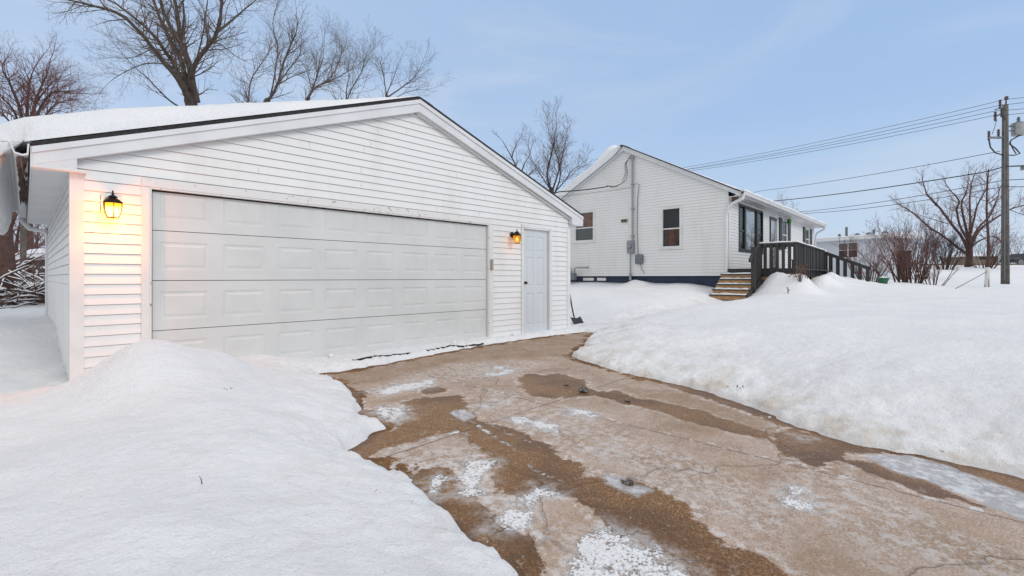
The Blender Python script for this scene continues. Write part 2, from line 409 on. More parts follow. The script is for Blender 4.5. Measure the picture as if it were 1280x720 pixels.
FROST = [
 [(467, 489), (493, 481), (538, 474), (548, 478), (530, 484), (507, 490), (480, 495)],
 [(464, 511), (480, 506), (507, 509), (512, 516), (498, 529), (471, 522)],
 [(578, 578), (600, 572), (619, 574), (609, 613), (591, 622), (570, 614)],
 [(630, 630), (655, 616), (684, 609), (704, 618), (671, 644), (684, 652), (650, 662), (622, 658)],
 [(752, 656), (780, 668), (820, 685), (850, 705), (880, 735), (690, 735), (716, 693), (735, 672)],
 [(634, 524), (653, 519), (671, 525), (698, 530), (693, 538), (671, 536), (644, 529)],
 [(970, 620), (998, 611), (1016, 624), (1034, 638), (1011, 639), (986, 629)], [(740, 562), (766, 553), (770, 560), (745, 569)], [(600, 508), (632, 499), (636, 503), (606, 511)],
 [(535, 598), (552, 592), (560, 596), (550, 612), (540, 620), (533, 612)],
 [(700, 508), (735, 512), (760, 520), (740, 524), (705, 516)], [(1000, 545), (1006, 545), (1000, 548)],
]
HAZE = [[(560, 455), (640, 450), (700, 452), (640, 470), (560, 478), (470, 500), (440, 495), (500, 470)], [(580, 480), (640, 490), (760, 530), (900, 580), (1000, 640), (960, 690), (880, 640), (780, 590), (700, 560), (610, 515)],
        [(1000, 560), (1060, 590), (1180, 650), (1290, 690), (1290, 735), (1100, 720), (980, 640)], [(470, 570), (560, 548), (600, 560), (605, 610), (560, 625), (520, 600)], [(600, 600), (700, 640), (780, 690), (720, 700), (640, 690), (600, 640)], [(560, 460), (560, 460.2), (561, 461)]]
ICE = [[(1069, 567), (1100, 566), (1136, 569), (1198, 587), (1300, 622), (1300, 660), (1224, 631), (1158, 600), (1118, 590)], [(750, 590), (780, 596), (812, 612), (800, 622), (770, 615), (752, 603)], [(560, 516), (580, 512), (600, 520), (580, 530)]]
LINES = [[(569, 513), (588, 526), (610, 540), (640, 560), (660, 580), (667, 587)], [(672, 588), (690, 597), (709, 604)], [(609, 529), (635, 541), (662, 553), (689, 569)], [(484, 569), (510, 557), (538, 547), (573, 539)],
         [(1047, 622), (1052, 635), (1085, 652), (1104, 660)], [(964, 620), (980, 612), (998, 608), (1012, 614), (1020, 622), (1034, 632), (1042, 640), (1028, 642), (1011, 642), (990, 636), (975, 628), (964, 620)], [(880, 655), (905, 668), (945, 682)], [(540, 615), (550, 605), (562, 600)], [(835, 614), (860, 626), (885, 645)]]
RING = sdf(X2, Y2, pj([(600, 464), (606, 460), (620, 458.5), (635, 460), (641, 464), (635, 468), (620, 469.5), (606, 468)]))
def smin(l, off=0):
    r = np.full(X2.shape, 9.)
    for p in l: r = np.minimum(r, sdf(X2, Y2, pj(p)))
    return r
def lmin(l):
    r = np.full(X2.shape, 9.)
    for p in l: r = np.minimum(r, sdf(X2, Y2, pj(p), False))
    return r
def signed_line(a, b_, s0=-1e9, s1=1e9):
    a = np.array(drv(*a)); b_ = np.array(drv(*b_)); e = b_ - a; e /= np.linalg.norm(e); return (X2 - a[0]) * e[1] - (Y2 - a[1]) * e[0]
frost = np.minimum(smin(FROST), np.abs(RING + .05) - .05)
rxx = lmin(LINES[:3] + LINES[3:4]); attrs = {'edge': -sdf(X2, Y2, DP), 'wet': smin(WET), 'damp': smin(DAMP), 'frost': frost, 'haze': smin(HAZE), 'ice': smin(ICE), 'ridge': np.minimum(rxx, lmin(LINES[4:]) + .006),
         'j1': signed_line((578, 480), (1280, 653)), 'j2': signed_line((462, 578), (787, 471)), 'j3': signed_line((955, 571), (990, 531)), 'j4': signed_line((600, 434), (790, 520))}
m, nt, b = mat('driveway'); p = gpos(nt)
def A_(n): a = nt.nodes.new('ShaderNodeAttribute'); a.attribute_name = n; return a.outputs['Fac']
n1 = noise(nt, 3, 6, .62, p); n2 = noise(nt, 16, 5, .65, p); n3 = noise(nt, 70, 3, .6, p); n4 = noise(nt, 160, 2, .6, p)
vor = N(nt, 'ShaderNodeTexVoronoi'); vor.inputs['Scale'].default_value = 150; L(nt, p, vor.inputs['Vector'])
cen = lambda f, k: mth(nt, 'MULTIPLY', mth(nt, 'SUBTRACT', f, .5), k)
wob = mth(nt, 'ADD', cen(n1, .42), cen(n2, .20)); wobf = mth(nt, 'ADD', wob, cen(n3, .05))
base = mix(nt, sstep(nt, n1, .30, .70), (.34, .245, .185), (.52, .42, .36))
sv = N(nt, 'ShaderNodeSeparateColor'); L(nt, vor.outputs['Color'], sv.inputs[0]); peb = sv.outputs[0]
pebc = ramp(nt, peb, [(0, (.10, .055, .03)), (.3, (.25, .155, .095)), (.6, (.40, .30, .22)), (.85, (.60, .52, .45)), (1, (.74, .70, .66))])
base = mix(nt, .34, base, pebc)
base = mix(nt, mth(nt, 'MULTIPLY', sstep(nt, n2, .50, .68), .30), base, (.60, .52, .46))
n5 = noise(nt, 1.1, 5, .6, p)
base = mix(nt, mth(nt, 'MULTIPLY', sstep(nt, n5, .50, .68), .35), base, (.36, .22, .12))
dampf = sstep(nt, mth(nt, 'ADD', A_('damp'), wob), .06, -.10)
base = mix(nt, mth(nt, 'MULTIPLY', dampf, mth(nt, 'MULTIPLY', sstep(nt, n2, .30, .60), .55)), base, (.27, .175, .10))
hazef = sstep(nt, mth(nt, 'ADD', A_('haze'), wobf), .12, -.12)
hz2 = mth(nt, 'MULTIPLY', hazef, sstep(nt, mth(nt, 'ADD', n2, cen(n3, .6)), .42, .64))
base = mix(nt, mth(nt, 'MULTIPLY', hz2, .55), base, (.66, .64, .64))
wetcol = mix(nt, sstep(nt, n3, .45, .62), (.17, .074, .019), (.32, .165, .055))
wetp = ramp(nt, peb, [(0, (.05, .022, .008)), (.45, (.17, .078, .022)), (.8, (.34, .19, .07)), (1, (.58, .45, .30))])
wetcol = mix(nt, .38, wetcol, wetp)
wetcol = mix(nt, mth(nt, 'MULTIPLY', sstep(nt, n5, .44, .60), .62), wetcol, (.095, .042, .014))
wetcol = mix(nt, mth(nt, 'MULTIPLY', sstep(nt, mth(nt, 'ADD', n2, cen(n3, .5)), .60, .68), .5), wetcol, (.42, .34, .28))
n6 = noise(nt, 6.5, 5, .62, p)
wetw = mth(nt, 'ADD', mth(nt, 'ADD', mth(nt, 'MULTIPLY', wob, .55), cen(n6, .22)), cen(n3, .02))
wetf = sstep(nt, mth(nt, 'ADD', A_('wet'), wetw), .008, -.010)
c = mix(nt, wetf, base, wetcol)
halo = mth(nt, 'MULTIPLY', sstep(nt, mth(nt, 'ABSOLUTE', mth(nt, 'ADD', mth(nt, 'ADD', A_('wet'), wetw), -.05)), .045, .0), sstep(nt, n2, .46, .60))
c = mix(nt, mth(nt, 'MULTIPLY', halo, .6), c, (.70, .68, .68))
rim2 = sstep(nt, mth(nt, 'ADD', A_('edge'), mth(nt, 'ADD', wob, cen(n6, .40))), .13, .10)
c = mix(nt, rim2, c, wetcol)
rim = sstep(nt, mth(nt, 'ADD', A_('edge'), mth(nt, 'ADD', cen(n6, .16), cen(n3, .03))), .065, .02)
c = mix(nt, mth(nt, 'MULTIPLY', rim, .75), c, (.11, .05, .020))
joint = None
for nme, wdt in (('j1', .007), ('j2', .007)):
    j = sstep(nt, mth(nt, 'ABSOLUTE', mth(nt, 'ADD', A_(nme), cen(n2, .03))), wdt, wdt * .35)
    joint = j if joint is None else mth(nt, 'MAXIMUM', joint, j)
c = mix(nt, mth(nt, 'MULTIPLY', joint, .75), c, (.09, .06, .04))
jf = mth(nt, 'MULTIPLY', sstep(nt, mth(nt, 'ABSOLUTE', mth(nt, 'ADD', A_('j1'), .02)), .05, .005), sstep(nt, n2, .52, .62))
c = mix(nt, mth(nt, 'MULTIPLY', jf, .6), c, (.74, .74, .75))
# hairline cracks
vc = N(nt, 'ShaderNodeTexVoronoi'); vc.feature = 'DISTANCE_TO_EDGE'; vc.inputs['Scale'].default_value = .42
dv = N(nt, 'ShaderNodeVectorMath', operation='ADD'); nv = nt.nodes.new('ShaderNodeTexNoise'); nv.inputs['Scale'].default_value = 2.5; L(nt, p, nv.inputs['Vector'])
sc_ = N(nt, 'ShaderNodeVectorMath', operation='SCALE'); sc_.inputs['Scale'].default_value = .5; L(nt, nv.outputs['Color'], sc_.inputs[0]); L(nt, p, dv.inputs[0]); L(nt, sc_.outputs[0], dv.inputs[1]); L(nt, dv.outputs[0], vc.inputs['Vector'])
crk = sstep(nt, vc.outputs['Distance'], .006, .001)
c = mix(nt, mth(nt, 'MULTIPLY', crk, .28), c, (.10, .07, .05))
icef = sstep(nt, mth(nt, 'ADD', A_('ice'), mth(nt, 'MULTIPLY', wobf, .6)), .01, -.04)
icecol = mix(nt, sstep(nt, n2, .40, .62), (.40, .42, .45), (.68, .71, .74))
c = mix(nt, mth(nt, 'MULTIPLY', icef, mth(nt, 'ADD', .55, mth(nt, 'MULTIPLY', n2, .5)), clamp=True), c, icecol)
dens = sstep(nt, mth(nt, 'ADD', A_('frost'), mth(nt, 'ADD', wob, cen(n6, .34))), .08, -.09)
gran = mth(nt, 'ADD', mth(nt, 'MULTIPLY', n2, .45), mth(nt, 'ADD', mth(nt, 'MULTIPLY', n3, .35), mth(nt, 'MULTIPLY', n1, .20)))
dens = mth(nt, 'ADD', dens, mth(nt, 'MULTIPLY', hazef, .12))
thr = mth(nt, 'SUBTRACT', .655, mth(nt, 'MULTIPLY', dens, .235))
frf = sstep(nt, mth(nt, 'SUBTRACT', gran, thr), -.02, .06)
rdg = sstep(nt, mth(nt, 'ADD', A_('ridge'), mth(nt, 'MULTIPLY', wobf, .34)), .026, .004)
rdg = mth(nt, 'MULTIPLY', rdg, sstep(nt, mth(nt, 'ADD', n2, cen(n6, .5)), .44, .54))
frf = mth(nt, 'MAXIMUM', frf, rdg)
fcol = mix(nt, sstep(nt, n3, .35, .6), (.62, .62, .635), (.82, .83, .845))
veil = mth(nt, 'MULTIPLY', mth(nt, 'MULTIPLY', sstep(nt, mth(nt, 'ADD', A_('frost'), mth(nt, 'ADD', wob, cen(n6, .34))), .14, -.10), sstep(nt, n2, .34, .60)), .80)
c = mix(nt, veil, c, (.72, .715, .72))
c = mix(nt, mth(nt, 'MULTIPLY', frf, .92), c, fcol)
L(nt, c, b.inputs['Base Color'])
ro = mth(nt, 'SUBTRACT', .78, mth(nt, 'MULTIPLY', wetf, .42)); ro = mth(nt, 'SUBTRACT', ro, mth(nt, 'MULTIPLY', icef, .35)); ro = mth(nt, 'MAXIMUM', ro, mth(nt, 'MULTIPLY', frf, .7))
L(nt, ro, b.inputs['Roughness']); b.inputs['Specular IOR Level'].default_value = .28
hh = mth(nt, 'ADD', mth(nt, 'MULTIPLY', frf, 1.3), mth(nt, 'ADD', mth(nt, 'MULTIPLY', n3, .30), mth(nt, 'MULTIPLY', n4, .22)))
hh = mth(nt, 'SUBTRACT', hh, mth(nt, 'MULTIPLY', mth(nt, 'MAXIMUM', joint, crk), .8))
hh = mth(nt, 'SUBTRACT', hh, mth(nt, 'MULTIPLY', icef, .2))
bump(nt, b, hh, .8, .012); M['driveway'] = m
Zd = -.03 - .02 * (6.2 - Y2) + .003 * fbm(X2, Y2, 3, 3)
# snow crust really stands on the slab
rd = attrs['ridge'] + .03 * fbm(X2, Y2, 7, 2)
dr = grid_mesh('driveway', dx_, dy_, Zd, 'driveway', attrs)
tag(dr, 'brown exposed aggregate driveway with wet patches, frost and ice', None, None, 'structure')

# ------------------------------------------------------------------ siding
def siding(mb, rng, z0, z1, opens, fmap, expo=.1016, dep=.013, kinks=()):
    k = 0; z = z0; RS = random.Random(int(z0 * 100) + len(opens) * 7 + int(rng(1.5)[1] * 10))
    while z < z1 - 1e-4:
        zt = min(z + expo, z1); cuts = {z, zt}
        for o in opens:
            for q in (o[2], o[3]):
                if z < q < zt: cuts.add(q)
        for q in kinks:
            if z < q < zt: cuts.add(q)
        cuts = sorted(cuts)
        pr = lambda q: .002 + dep * (1 - (q - z) / expo)
        for ci in range(len(cuts) - 1):
            a, b_ = cuts[ci], cuts[ci + 1]; mid = (a + b_) / 2
            (s0a, s1a), (s0b, s1b) = rng(a + 1e-5), rng(b_ - 1e-5)
            if s1a - s0a < .01: continue
            if s1b < s0b: s0b = s1b = (s0b + s1b) / 2
            segs = [(None, None)]; edges = sorted([(o[0], o[1]) for o in opens if o[2] < mid < o[3]])
            iv = []; cur = None
            for e0, e1 in edges: iv.append((cur, e0)); cur = e1
            iv.append((cur, None))
            for l_, r_ in iv:
                A0 = s0a if l_ is None else l_; B0 = s1a if r_ is None else r_
                A1 = s0b if l_ is None else l_; B1 = s1b if r_ is None else r_
                if B0 - A0 < .003: continue
                mb.quad(fmap(A0, a, pr(a)), fmap(B0, a, pr(a)), fmap(B1, b_, pr(b_)), fmap(A1, b_, pr(b_)))
                for _ in range(int((B0 - A0) / 3.6 + RS.random() * .7)):
                    sx_ = A0 + .1 + (B0 - A0 - .2) * RS.random()
                    if ci == 0 and min(B1, B0) > sx_ > max(A0, A1): mb.gap.append(len(mb.f)); mb.quad(fmap(sx_, a, pr(a) + .001), fmap(sx_ + .0035, a, pr(a) + .001), fmap(sx_ + .0035, b_, pr(b_) + .001), fmap(sx_, b_, pr(b_) + .001))
                if ci == len(cuts) - 2 and z + expo < z1: mb.gap.append(len(mb.f)); mb.quad(fmap(A1, b_ - .006, pr(b_ - .006) + .0012), fmap(B1, b_ - .006, pr(b_ - .006) + .0012), fmap(B1, b_ - .0002, pr(b_) + .0012), fmap(A1, b_ - .0002, pr(b_) + .0012))  # shadow line below the next lap, painted as a thin dark strip
                if ci == 0: mb.quad(fmap(A0, a, .0), fmap(B0, a, .0), fmap(B0, a, pr(a)), fmap(A0, a, pr(a)))
        z = zt; k += 1
    return mb

# ------------------------------------------------------------------ garage
GX0, GX1, GY, GB = .32, 8.09, 6.2, 12.5
RIDX, RIDZ = 4.22, 3.85; EL, ELZ = .05, 2.31; ER, ERZ = 8.43, 2.44
def roof_z(x): return ELZ + (RIDZ - ELZ) * (x - EL) / (RIDX - EL) if x < RIDX else RIDZ + (ERZ - RIDZ) * (x - RIDX) / (ER - RIDX)
gar_o = empty('garage', (GX0, GY, 0), 'detached white vinyl sided garage with a gable roof and snow on it', 'garage')
GP = Matrix.Translation((-GX0, -GY, 0))
def gb(mb, name, m, parent=None, **k):                 # build in world coordinates under the garage
    if parent is None:
        o = mb.build(name, m, gar_o, **k); o.location = (-GX0, -GY, 0)
    else:
        o = mb.build(name, m, parent, **k)
    return o
def grng(z):
    lo, hi = GX0, GX1; u = z + .13
    if u > roof_z(GX0): lo = max(lo, EL + (u - ELZ) * (RIDX - EL) / (RIDZ - ELZ))
    if u > roof_z(GX1): hi = min(hi, RIDX + (u - RIDZ) * (ER - RIDX) / (ERZ - RIDZ))
    return lo, hi
OD = (.915, 5.755, -.1, 2.045); OE = (6.63, 7.45, -.1, 2.075)
DBL = (.525, .685, 1.74, 1.91)
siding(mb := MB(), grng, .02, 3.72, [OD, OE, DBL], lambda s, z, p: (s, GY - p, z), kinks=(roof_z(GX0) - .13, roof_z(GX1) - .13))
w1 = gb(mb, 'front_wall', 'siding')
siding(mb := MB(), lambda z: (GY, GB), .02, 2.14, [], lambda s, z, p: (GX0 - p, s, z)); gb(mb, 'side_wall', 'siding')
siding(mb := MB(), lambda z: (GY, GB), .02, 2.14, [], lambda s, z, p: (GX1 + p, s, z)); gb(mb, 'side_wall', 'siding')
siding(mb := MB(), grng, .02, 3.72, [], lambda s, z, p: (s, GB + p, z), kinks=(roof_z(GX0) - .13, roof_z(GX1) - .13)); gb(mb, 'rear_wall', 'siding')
# corner boards
for x, y, sx, sy in ((GX0, GY, -1, -1), (GX1, GY, 1, -1)):
    cb = MB(); w_ = .085
    cb.box(min(x + sx * .02, x - sx * w_), max(x + sx * .02, x - sx * w_), y - .020, y - .003, -.02, 2.13)
    cb.box(x + sx * .003 if sx > 0 else x - .020, x + .020 if sx > 0 else x - .003, y - .0195, y + w_, -.02, 2.13)
    gb(cb, 'corner_board', 'white_trim')
# roof slabs
th = .09
for x0, z0, x1, z1 in ((EL, ELZ, RIDX, RIDZ), (RIDX, RIDZ, ER, ERZ)):
    s_ = MB().prism([(x0, z0 + .012), (x1, z1 + .012), (x1, z1 - .028), (x0, z0 - .028)], 'y', GY - .125, GB + .12); gb(s_, 'roof', 'shingle')
# rake fascia in two steps, plus the narrow upper drip board
fy = GY - .11
fa = MB().prism([(EL, ELZ - .03), (RIDX, RIDZ - .03), (RIDX, RIDZ - .215), (EL + .0, ELZ - .19)], 'y', fy, GY - .022)
fb = MB().prism([(RIDX + .001, RIDZ - .03), (ER, ERZ - .03), (ER, ERZ - .20), (RIDX + .001, RIDZ - .215)], 'y', fy, GY - .022)
gb(fa, 'fascia', 'white_metal'); gb(fb, 'fascia', 'white_metal')
ta = MB().prism([(EL - .003, ELZ - .03), (RIDX, RIDZ - .03), (RIDX, RIDZ - .09), (EL - .003, ELZ - .085)], 'y', fy - .018, fy - .001)
tb = MB().prism([(RIDX + .001, RIDZ - .03), (ER + .003, ERZ - .03), (ER + .003, ERZ - .085), (RIDX + .001, RIDZ - .09)], 'y', fy - .018, fy - .001)
gb(ta, 'drip_board', 'white_metal'); gb(tb, 'drip_board', 'white_metal')
# frieze strip under the right rake
gb(MB().prism([(RIDX, RIDZ - .215), (ER - .05, ERZ - .20), (ER - .05, ERZ - .222), (RIDX, RIDZ - .24)], 'y', GY - .06, GY - .0175), 'frieze', 'white_trim')
# eaves: boxed soffits, fascia, return boards
gb(MB().box(EL, GX0 + .01, fy + .002, GB + .1, 2.105, 2.12), 'soffit', 'white_metal')
gb(MB().box(GX1 - .01, ER, fy + .002, GB + .1, 2.215, 2.23), 'soffit', 'white_metal')
gb(MB().box(EL + .001, GX0 + .03, fy + .004, GY - .0225, 2.1215, 2.235), 'return_board', 'white_metal'); gb(MB().box(GX1 - .03, ER - .001, fy + .004, GY - .0225, 2.2315, 2.36), 'return_board', 'white_metal')
gb(MB().box(EL - .012, EL - .001, fy - .001, GB + .1, 2.10, 2.285), 'fascia', 'white_metal')
gb(MB().box(ER + .001, ER + .012, fy - .001, GB + .1, 2.21, 2.42), 'fascia', 'white_metal')
gb(MB().prism([(EL, 2.103), (GX0 + .10, 2.103), (GX0 + .10, 2.125), (EL, 2.125)], 'y', fy + .001, GY - .021), 'return_board', 'white_trim')
# gutter along the left eave, with dirty icicles under it
gt = MB(); pr_ = [(-.005, 0), (-.012, -.10), (-.05, -.115), (-.10, -.10), (-.125, -.02), (-.14, -.008), (-.13, 0), (-.118, -.012), (-.095, -.088), (-.05, -.10), (-.022, -.088), (-.018, -.003)]
gt.prism([(EL - .012 + a, 2.30 + c_) for a, c_ in pr_], 'y', fy - .02, GB + .1)
gut = gb(gt, 'gutter', 'white_metal')
dsp = MB(); e0 = Vector((-.03, GB - .05, 2.20))
dsp.tube([e0, e0 + Vector((0, 0, -.06)), e0 + Vector((.10, .0, -.20)), e0 + Vector((.30, 0, -.24)), e0 + Vector((.34, 0, -.34)), e0 + Vector((.34, 0, -2.0))], .038, 8)
gb(dsp, 'downspout', 'white_metal')
for k in range(90):
    y = 6.12 + 3.2 * ((k + R.random()) / 90) ** 1.3; x = EL - .035 - .055 * R.random(); l_ = .03 + .09 * R.random() ** 2
    ic = MB().tube([Vector((x, y, 2.19)), Vector((x + R.uniform(-.004, .004), y, 2.19 - l_ * .6)), Vector((x, y, 2.19 - l_))], [.014, .009, .002], 4, False); gb(ic, 'icicle', 'icicle_dirty', smooth=True)
# overhead door
dg = MB(); DY = GY + .035; DX0, DX1 = .935, 5.735; SH = .5335
for s in range(4):
    zb = .005 + s * SH; zt = zb + SH - .007; pw = (DX1 - DX0) / 8
    xsb = [DX0]; cells = []
    for cidx in range(8):
        a = DX0 + cidx * pw + .075; b_ = DX0 + (cidx + 1) * pw - .075; cells.append((a, b_)); xsb += [a, b_]
    xsb.append(DX1); za, zc = zb + .115, zt - .115
    dg.quad((DX0, DY, zb), (DX1, DY, zb), (DX1, DY, za), (DX0, DY, za)); dg.quad((DX0, DY, zc), (DX1, DY, zc), (DX1, DY, zt), (DX0, DY, zt))
    for i in range(0, len(xsb), 2): dg.quad((xsb[i], DY, za), (xsb[i + 1], DY, za), (xsb[i + 1], DY, zc), (xsb[i], DY, zc))
    for a, b_ in cells:
        r0 = [(a, za), (b_, za), (b_, zc), (a, zc)]; lv = [(0, 0), (.010, .006), (.030, .006), (.050, .001)]
        def rg(k): i_, dd = lv[k]; return [(a + i_, DY + dd, za + i_), (b_ - i_, DY + dd, za + i_), (b_ - i_, DY + dd, zc - i_), (a + i_, DY + dd, zc - i_)]
        for k in range(3):
            q0, q1 = rg(k), rg(k + 1)
            for j in range(4): dg.quad(q0[j], q0[(j + 1) % 4], q1[(j + 1) % 4], q1[j])
        dg.quad(*rg(3))
    dg.quad((DX0, DY, zt), (DX1, DY, zt), (DX1, DY + .02, zt), (DX0, DY + .02, zt)); dg.quad((DX0, DY, zb), (DX1, DY, zb), (DX1, DY + .02, zb), (DX0, DY + .02, zb))
gd = gb(dg, 'garage_door', 'grey_door')
gb(MB().box(DX0 - .02, DX1 + .02, DY + .02, DY + .05, -.02, 2.12), 'door_backing', 'dark_gap')
# door surround
f0, f1 = GY - .028, GY - .0005
for a_, b_ in ((.845, .915), (5.755, 5.845)): gb(MB().box(a_, b_, f0, f1, -.03, 2.045), 'door_casing', 'white_trim', bevel=.003)
cs = MB().prism([(.845, 2.135), (5.845, 2.135), (5.845, 2.048), (.845, 2.048)], 'y', f0 - .001, f1); gb(cs, 'header_casing', 'worn_trim', bevel=.003)
jm = MB(); jm.box(.915, .932, f0 + .006, DY + .02, -.03, 2.03); jm.box(5.738, 5.755, f0 + .006, DY + .02, -.03, 2.03); jm.box(.915, 5.755, f0 + .006, DY + .02, 2.030, 2.047)
gb(jm, 'door_jamb', 'worn_trim')
ws = MB(); ws.box(.932, .944, DY - .012, DY - .002, 0, 2.03); ws.box(.933, 5.737, DY - .014, DY - .002, 2.012, 2.030); gb(ws, 'weatherstrip', 'dark_gap')
gb(MB().box(5.775, 5.825, f0 - .03, f0 - .001, 1.235, 1.425), 'keypad', 'tan_plastic', bevel=.008)
# entry door
ed = MB(); EX0, EX1, EYY, EZ0, EZ1 = 6.665, 7.415, GY + .03, .03, 2.035
px_ = [(EX0 + .11, EX0 + .33), (EX1 - .33, EX1 - .11)]; pz_ = [(.17, .80), (.93, 1.50), (1.60, 1.90)]
gx = [EX0, px_[0][0], px_[0][1], px_[1][0], px_[1][1], EX1]; gz_ = [EZ0, .17, .80, .93, 1.50, 1.60, 1.90, EZ1]
for i in range(5):
    for j in range(7):
        a, b_, c_, e_ = gx[i], gx[i + 1], gz_[j], gz_[j + 1]
        if i in (1, 3) and j in (1, 3, 5):
            lv = [(0, 0), (.012, .010), (.028, .010), (.045, .002)]
            rg = lambda k: [(a + lv[k][0], EYY + lv[k][1], c_ + lv[k][0]), (b_ - lv[k][0], EYY + lv[k][1], c_ + lv[k][0]), (b_ - lv[k][0], EYY + lv[k][1], e_ - lv[k][0]), (a + lv[k][0], EYY + lv[k][1], e_ - lv[k][0])]
            for k in range(3):
                q0, q1 = rg(k), rg(k + 1)
                for jj in range(4): ed.quad(q0[jj], q0[(jj + 1) % 4], q1[(jj + 1) % 4], q1[jj])
            ed.quad(*rg(3))
        else: ed.quad((a, EYY, c_), (b_, EYY, c_), (b_, EYY, e_), (a, EYY, e_))
edo = gb(ed, 'entry_door', 'entry_paint')
kb = MB(); kb.lathe([(.030, 0), (.030, .008), (.012, .012), (.012, .035), (.026, .045), (.028, .058), (.016, .068)], n=12)
ko = kb.build('door_knob', 'bronze', edo, smooth=True); ko.rotation_euler = (radians(90), 0, 0); ko.location = (EX0 + .06, EYY - .002, 1.0)
ec = MB(); ec.box(6.59, 6.645, f0, f1, -.03, 2.06); ec.box(7.432, 7.49, f0, f1, -.03, 2.06); ec.box(6.59, 7.49, f0 - .001, f1, 2.063, 2.115)
gb(ec, 'entry_casing', 'white_trim', bevel=.003)
ej = MB(); ej.box(6.645, 6.663, f0 + .006, EYY + .02, -.03, 2.06); ej.box(7.417, 7.432, f0 + .006, EYY + .02, -.03, 2.06); ej.box(6.645, 7.432, f0 + .006, EYY + .02, 2.038, 2.0625); gb(ej, 'entry_jamb', 'white_trim')
gb(MB().box(6.64, 7.44, EYY + .015, EYY + .04, -.02, 2.05), 'entry_backing', 'dark_gap')
gb(MB().box(6.60, 7.48, GY - .07, GY + .03, -.02, .025), 'entry_sill', 'worn_trim')
# light mounting block in the siding
gb(MB().box(DBL[0] + .003, DBL[1] - .003, GY - .026, GY, DBL[2] + .003, DBL[3] - .003), 'mounting_block', 'white_trim', bevel=.003)
gb(MB().box(6.265, 6.385, GY - .026, GY, 1.81, 1.95), 'mounting_block', 'white_trim', bevel=.003)

# roof snow: profile over the left slope, curling over the gutter; and a thin layer on the right slope
def snow_strip(name, prof_fn, ys_, parent):
    mb = MB(); n = None
    for y in ys_:
        pr2 = prof_fn(y); n = len(pr2)
        for a, c_ in pr2: mb.v.append((a, y, c_))
    for i in range(len(ys_) - 1):
        for j in range(n - 1): mb.f.append((i * n + j, i * n + j + 1, (i + 1) * n + j + 1, (i + 1) * n + j))
        mb.f.append((i * n + n - 1, i * n, (i + 1) * n, (i + 1) * n + n - 1))
    return gb(mb, name, 'roof_snow', smooth=True)
def vn(a, b_, s=1): return float(fbm(np.array([a]), np.array([b_]), s, 3, 60)[0])
def left_prof(y):
    out = []; e = (1 if y > GY + .15 else max(0, (y - (GY - .115)) / .25) ** .45)
    e = max(e, .03)
    for i in range(34):
        x = RIDX + .25 - (RIDX + .25 - EL + .05) * i / 33; base = roof_z(x) + .012
        tk = (.055 + .235 * min(1, max(0, (RIDX - x) / 3.7)) ** .85) * e * (1 + .10 * vn(x, y, 1.3)) + .012 * vn(x * 3, y * 3, 2)
        out.append((x, base + max(tk, .012)))
    k = 1 if y < GY + .5 else 1
    cx = .04 * vn(0, y, 1.5)
    low = 1.84 + .10 * vn(3, y, 1.7) + (.0 if y > GY + .1 else .25)
    top = out[-1][1]; curl = [(-.10, top - .05), (-.22 + cx, top - .16), (-.32 + cx, top - .32), (-.36 + cx, (top + low) / 2), (-.36 + cx, low + .15), (-.31 + cx, low + .02), (-.25 + cx, low), (-.20 + cx, low + .08), (-.165, 2.12), (-.155, 2.30), (-.06, 2.33)]
    kk = min(1, max(0, (y - (GY - .115)) / .30)); kk = kk * kk * (3 - 2 * kk); x9, z9 = EL - .05, ELZ + .02
    curl = [(x9 + (a - x9) * kk, z9 + (c_ - z9) * kk) for a, c_ in curl]
    out += curl
    for i in range(8):
        x = EL + (RIDX + .25 - EL) * i / 7; out.append((x, roof_z(x) + .013))
    return out
ysn = [GY - .115, GY - .10, GY - .07, GY - .03, GY + .02, GY + .08, GY + .13, GY + .19, GY + .25] + list(np.linspace(GY + .3, GB + .1, 50))
snow_strip('roof_snow', left_prof, ysn, gar_o)
def right_prof(y):
    out = []; e = max(.05, min(1, (y - (GY - .05)) / .35) ** .6 if y > GY - .05 else .05)
    for i in range(30):
        x = RIDX + .1 + (ER - .02 - RIDX - .1) * i / 29; tk = (.03 + .12 * (i / 29)) * e * (1 + .25 * vn(x, y, 1.6))
        out.append((x, roof_z(x) + .013 + max(tk, .01)))
    out.append((ER + .03, ERZ - .0)); out.append((ER, ERZ + .014))
    for i in range(6):
        x = ER - (ER - RIDX - .1) * i / 5; out.append((x, roof_z(x) + .013))
    return out
snow_strip('roof_snow', right_prof, [GY - .05, GY, GY + .08, GY + .2] + list(np.linspace(GY + .35, GB + .1, 30)), gar_o)

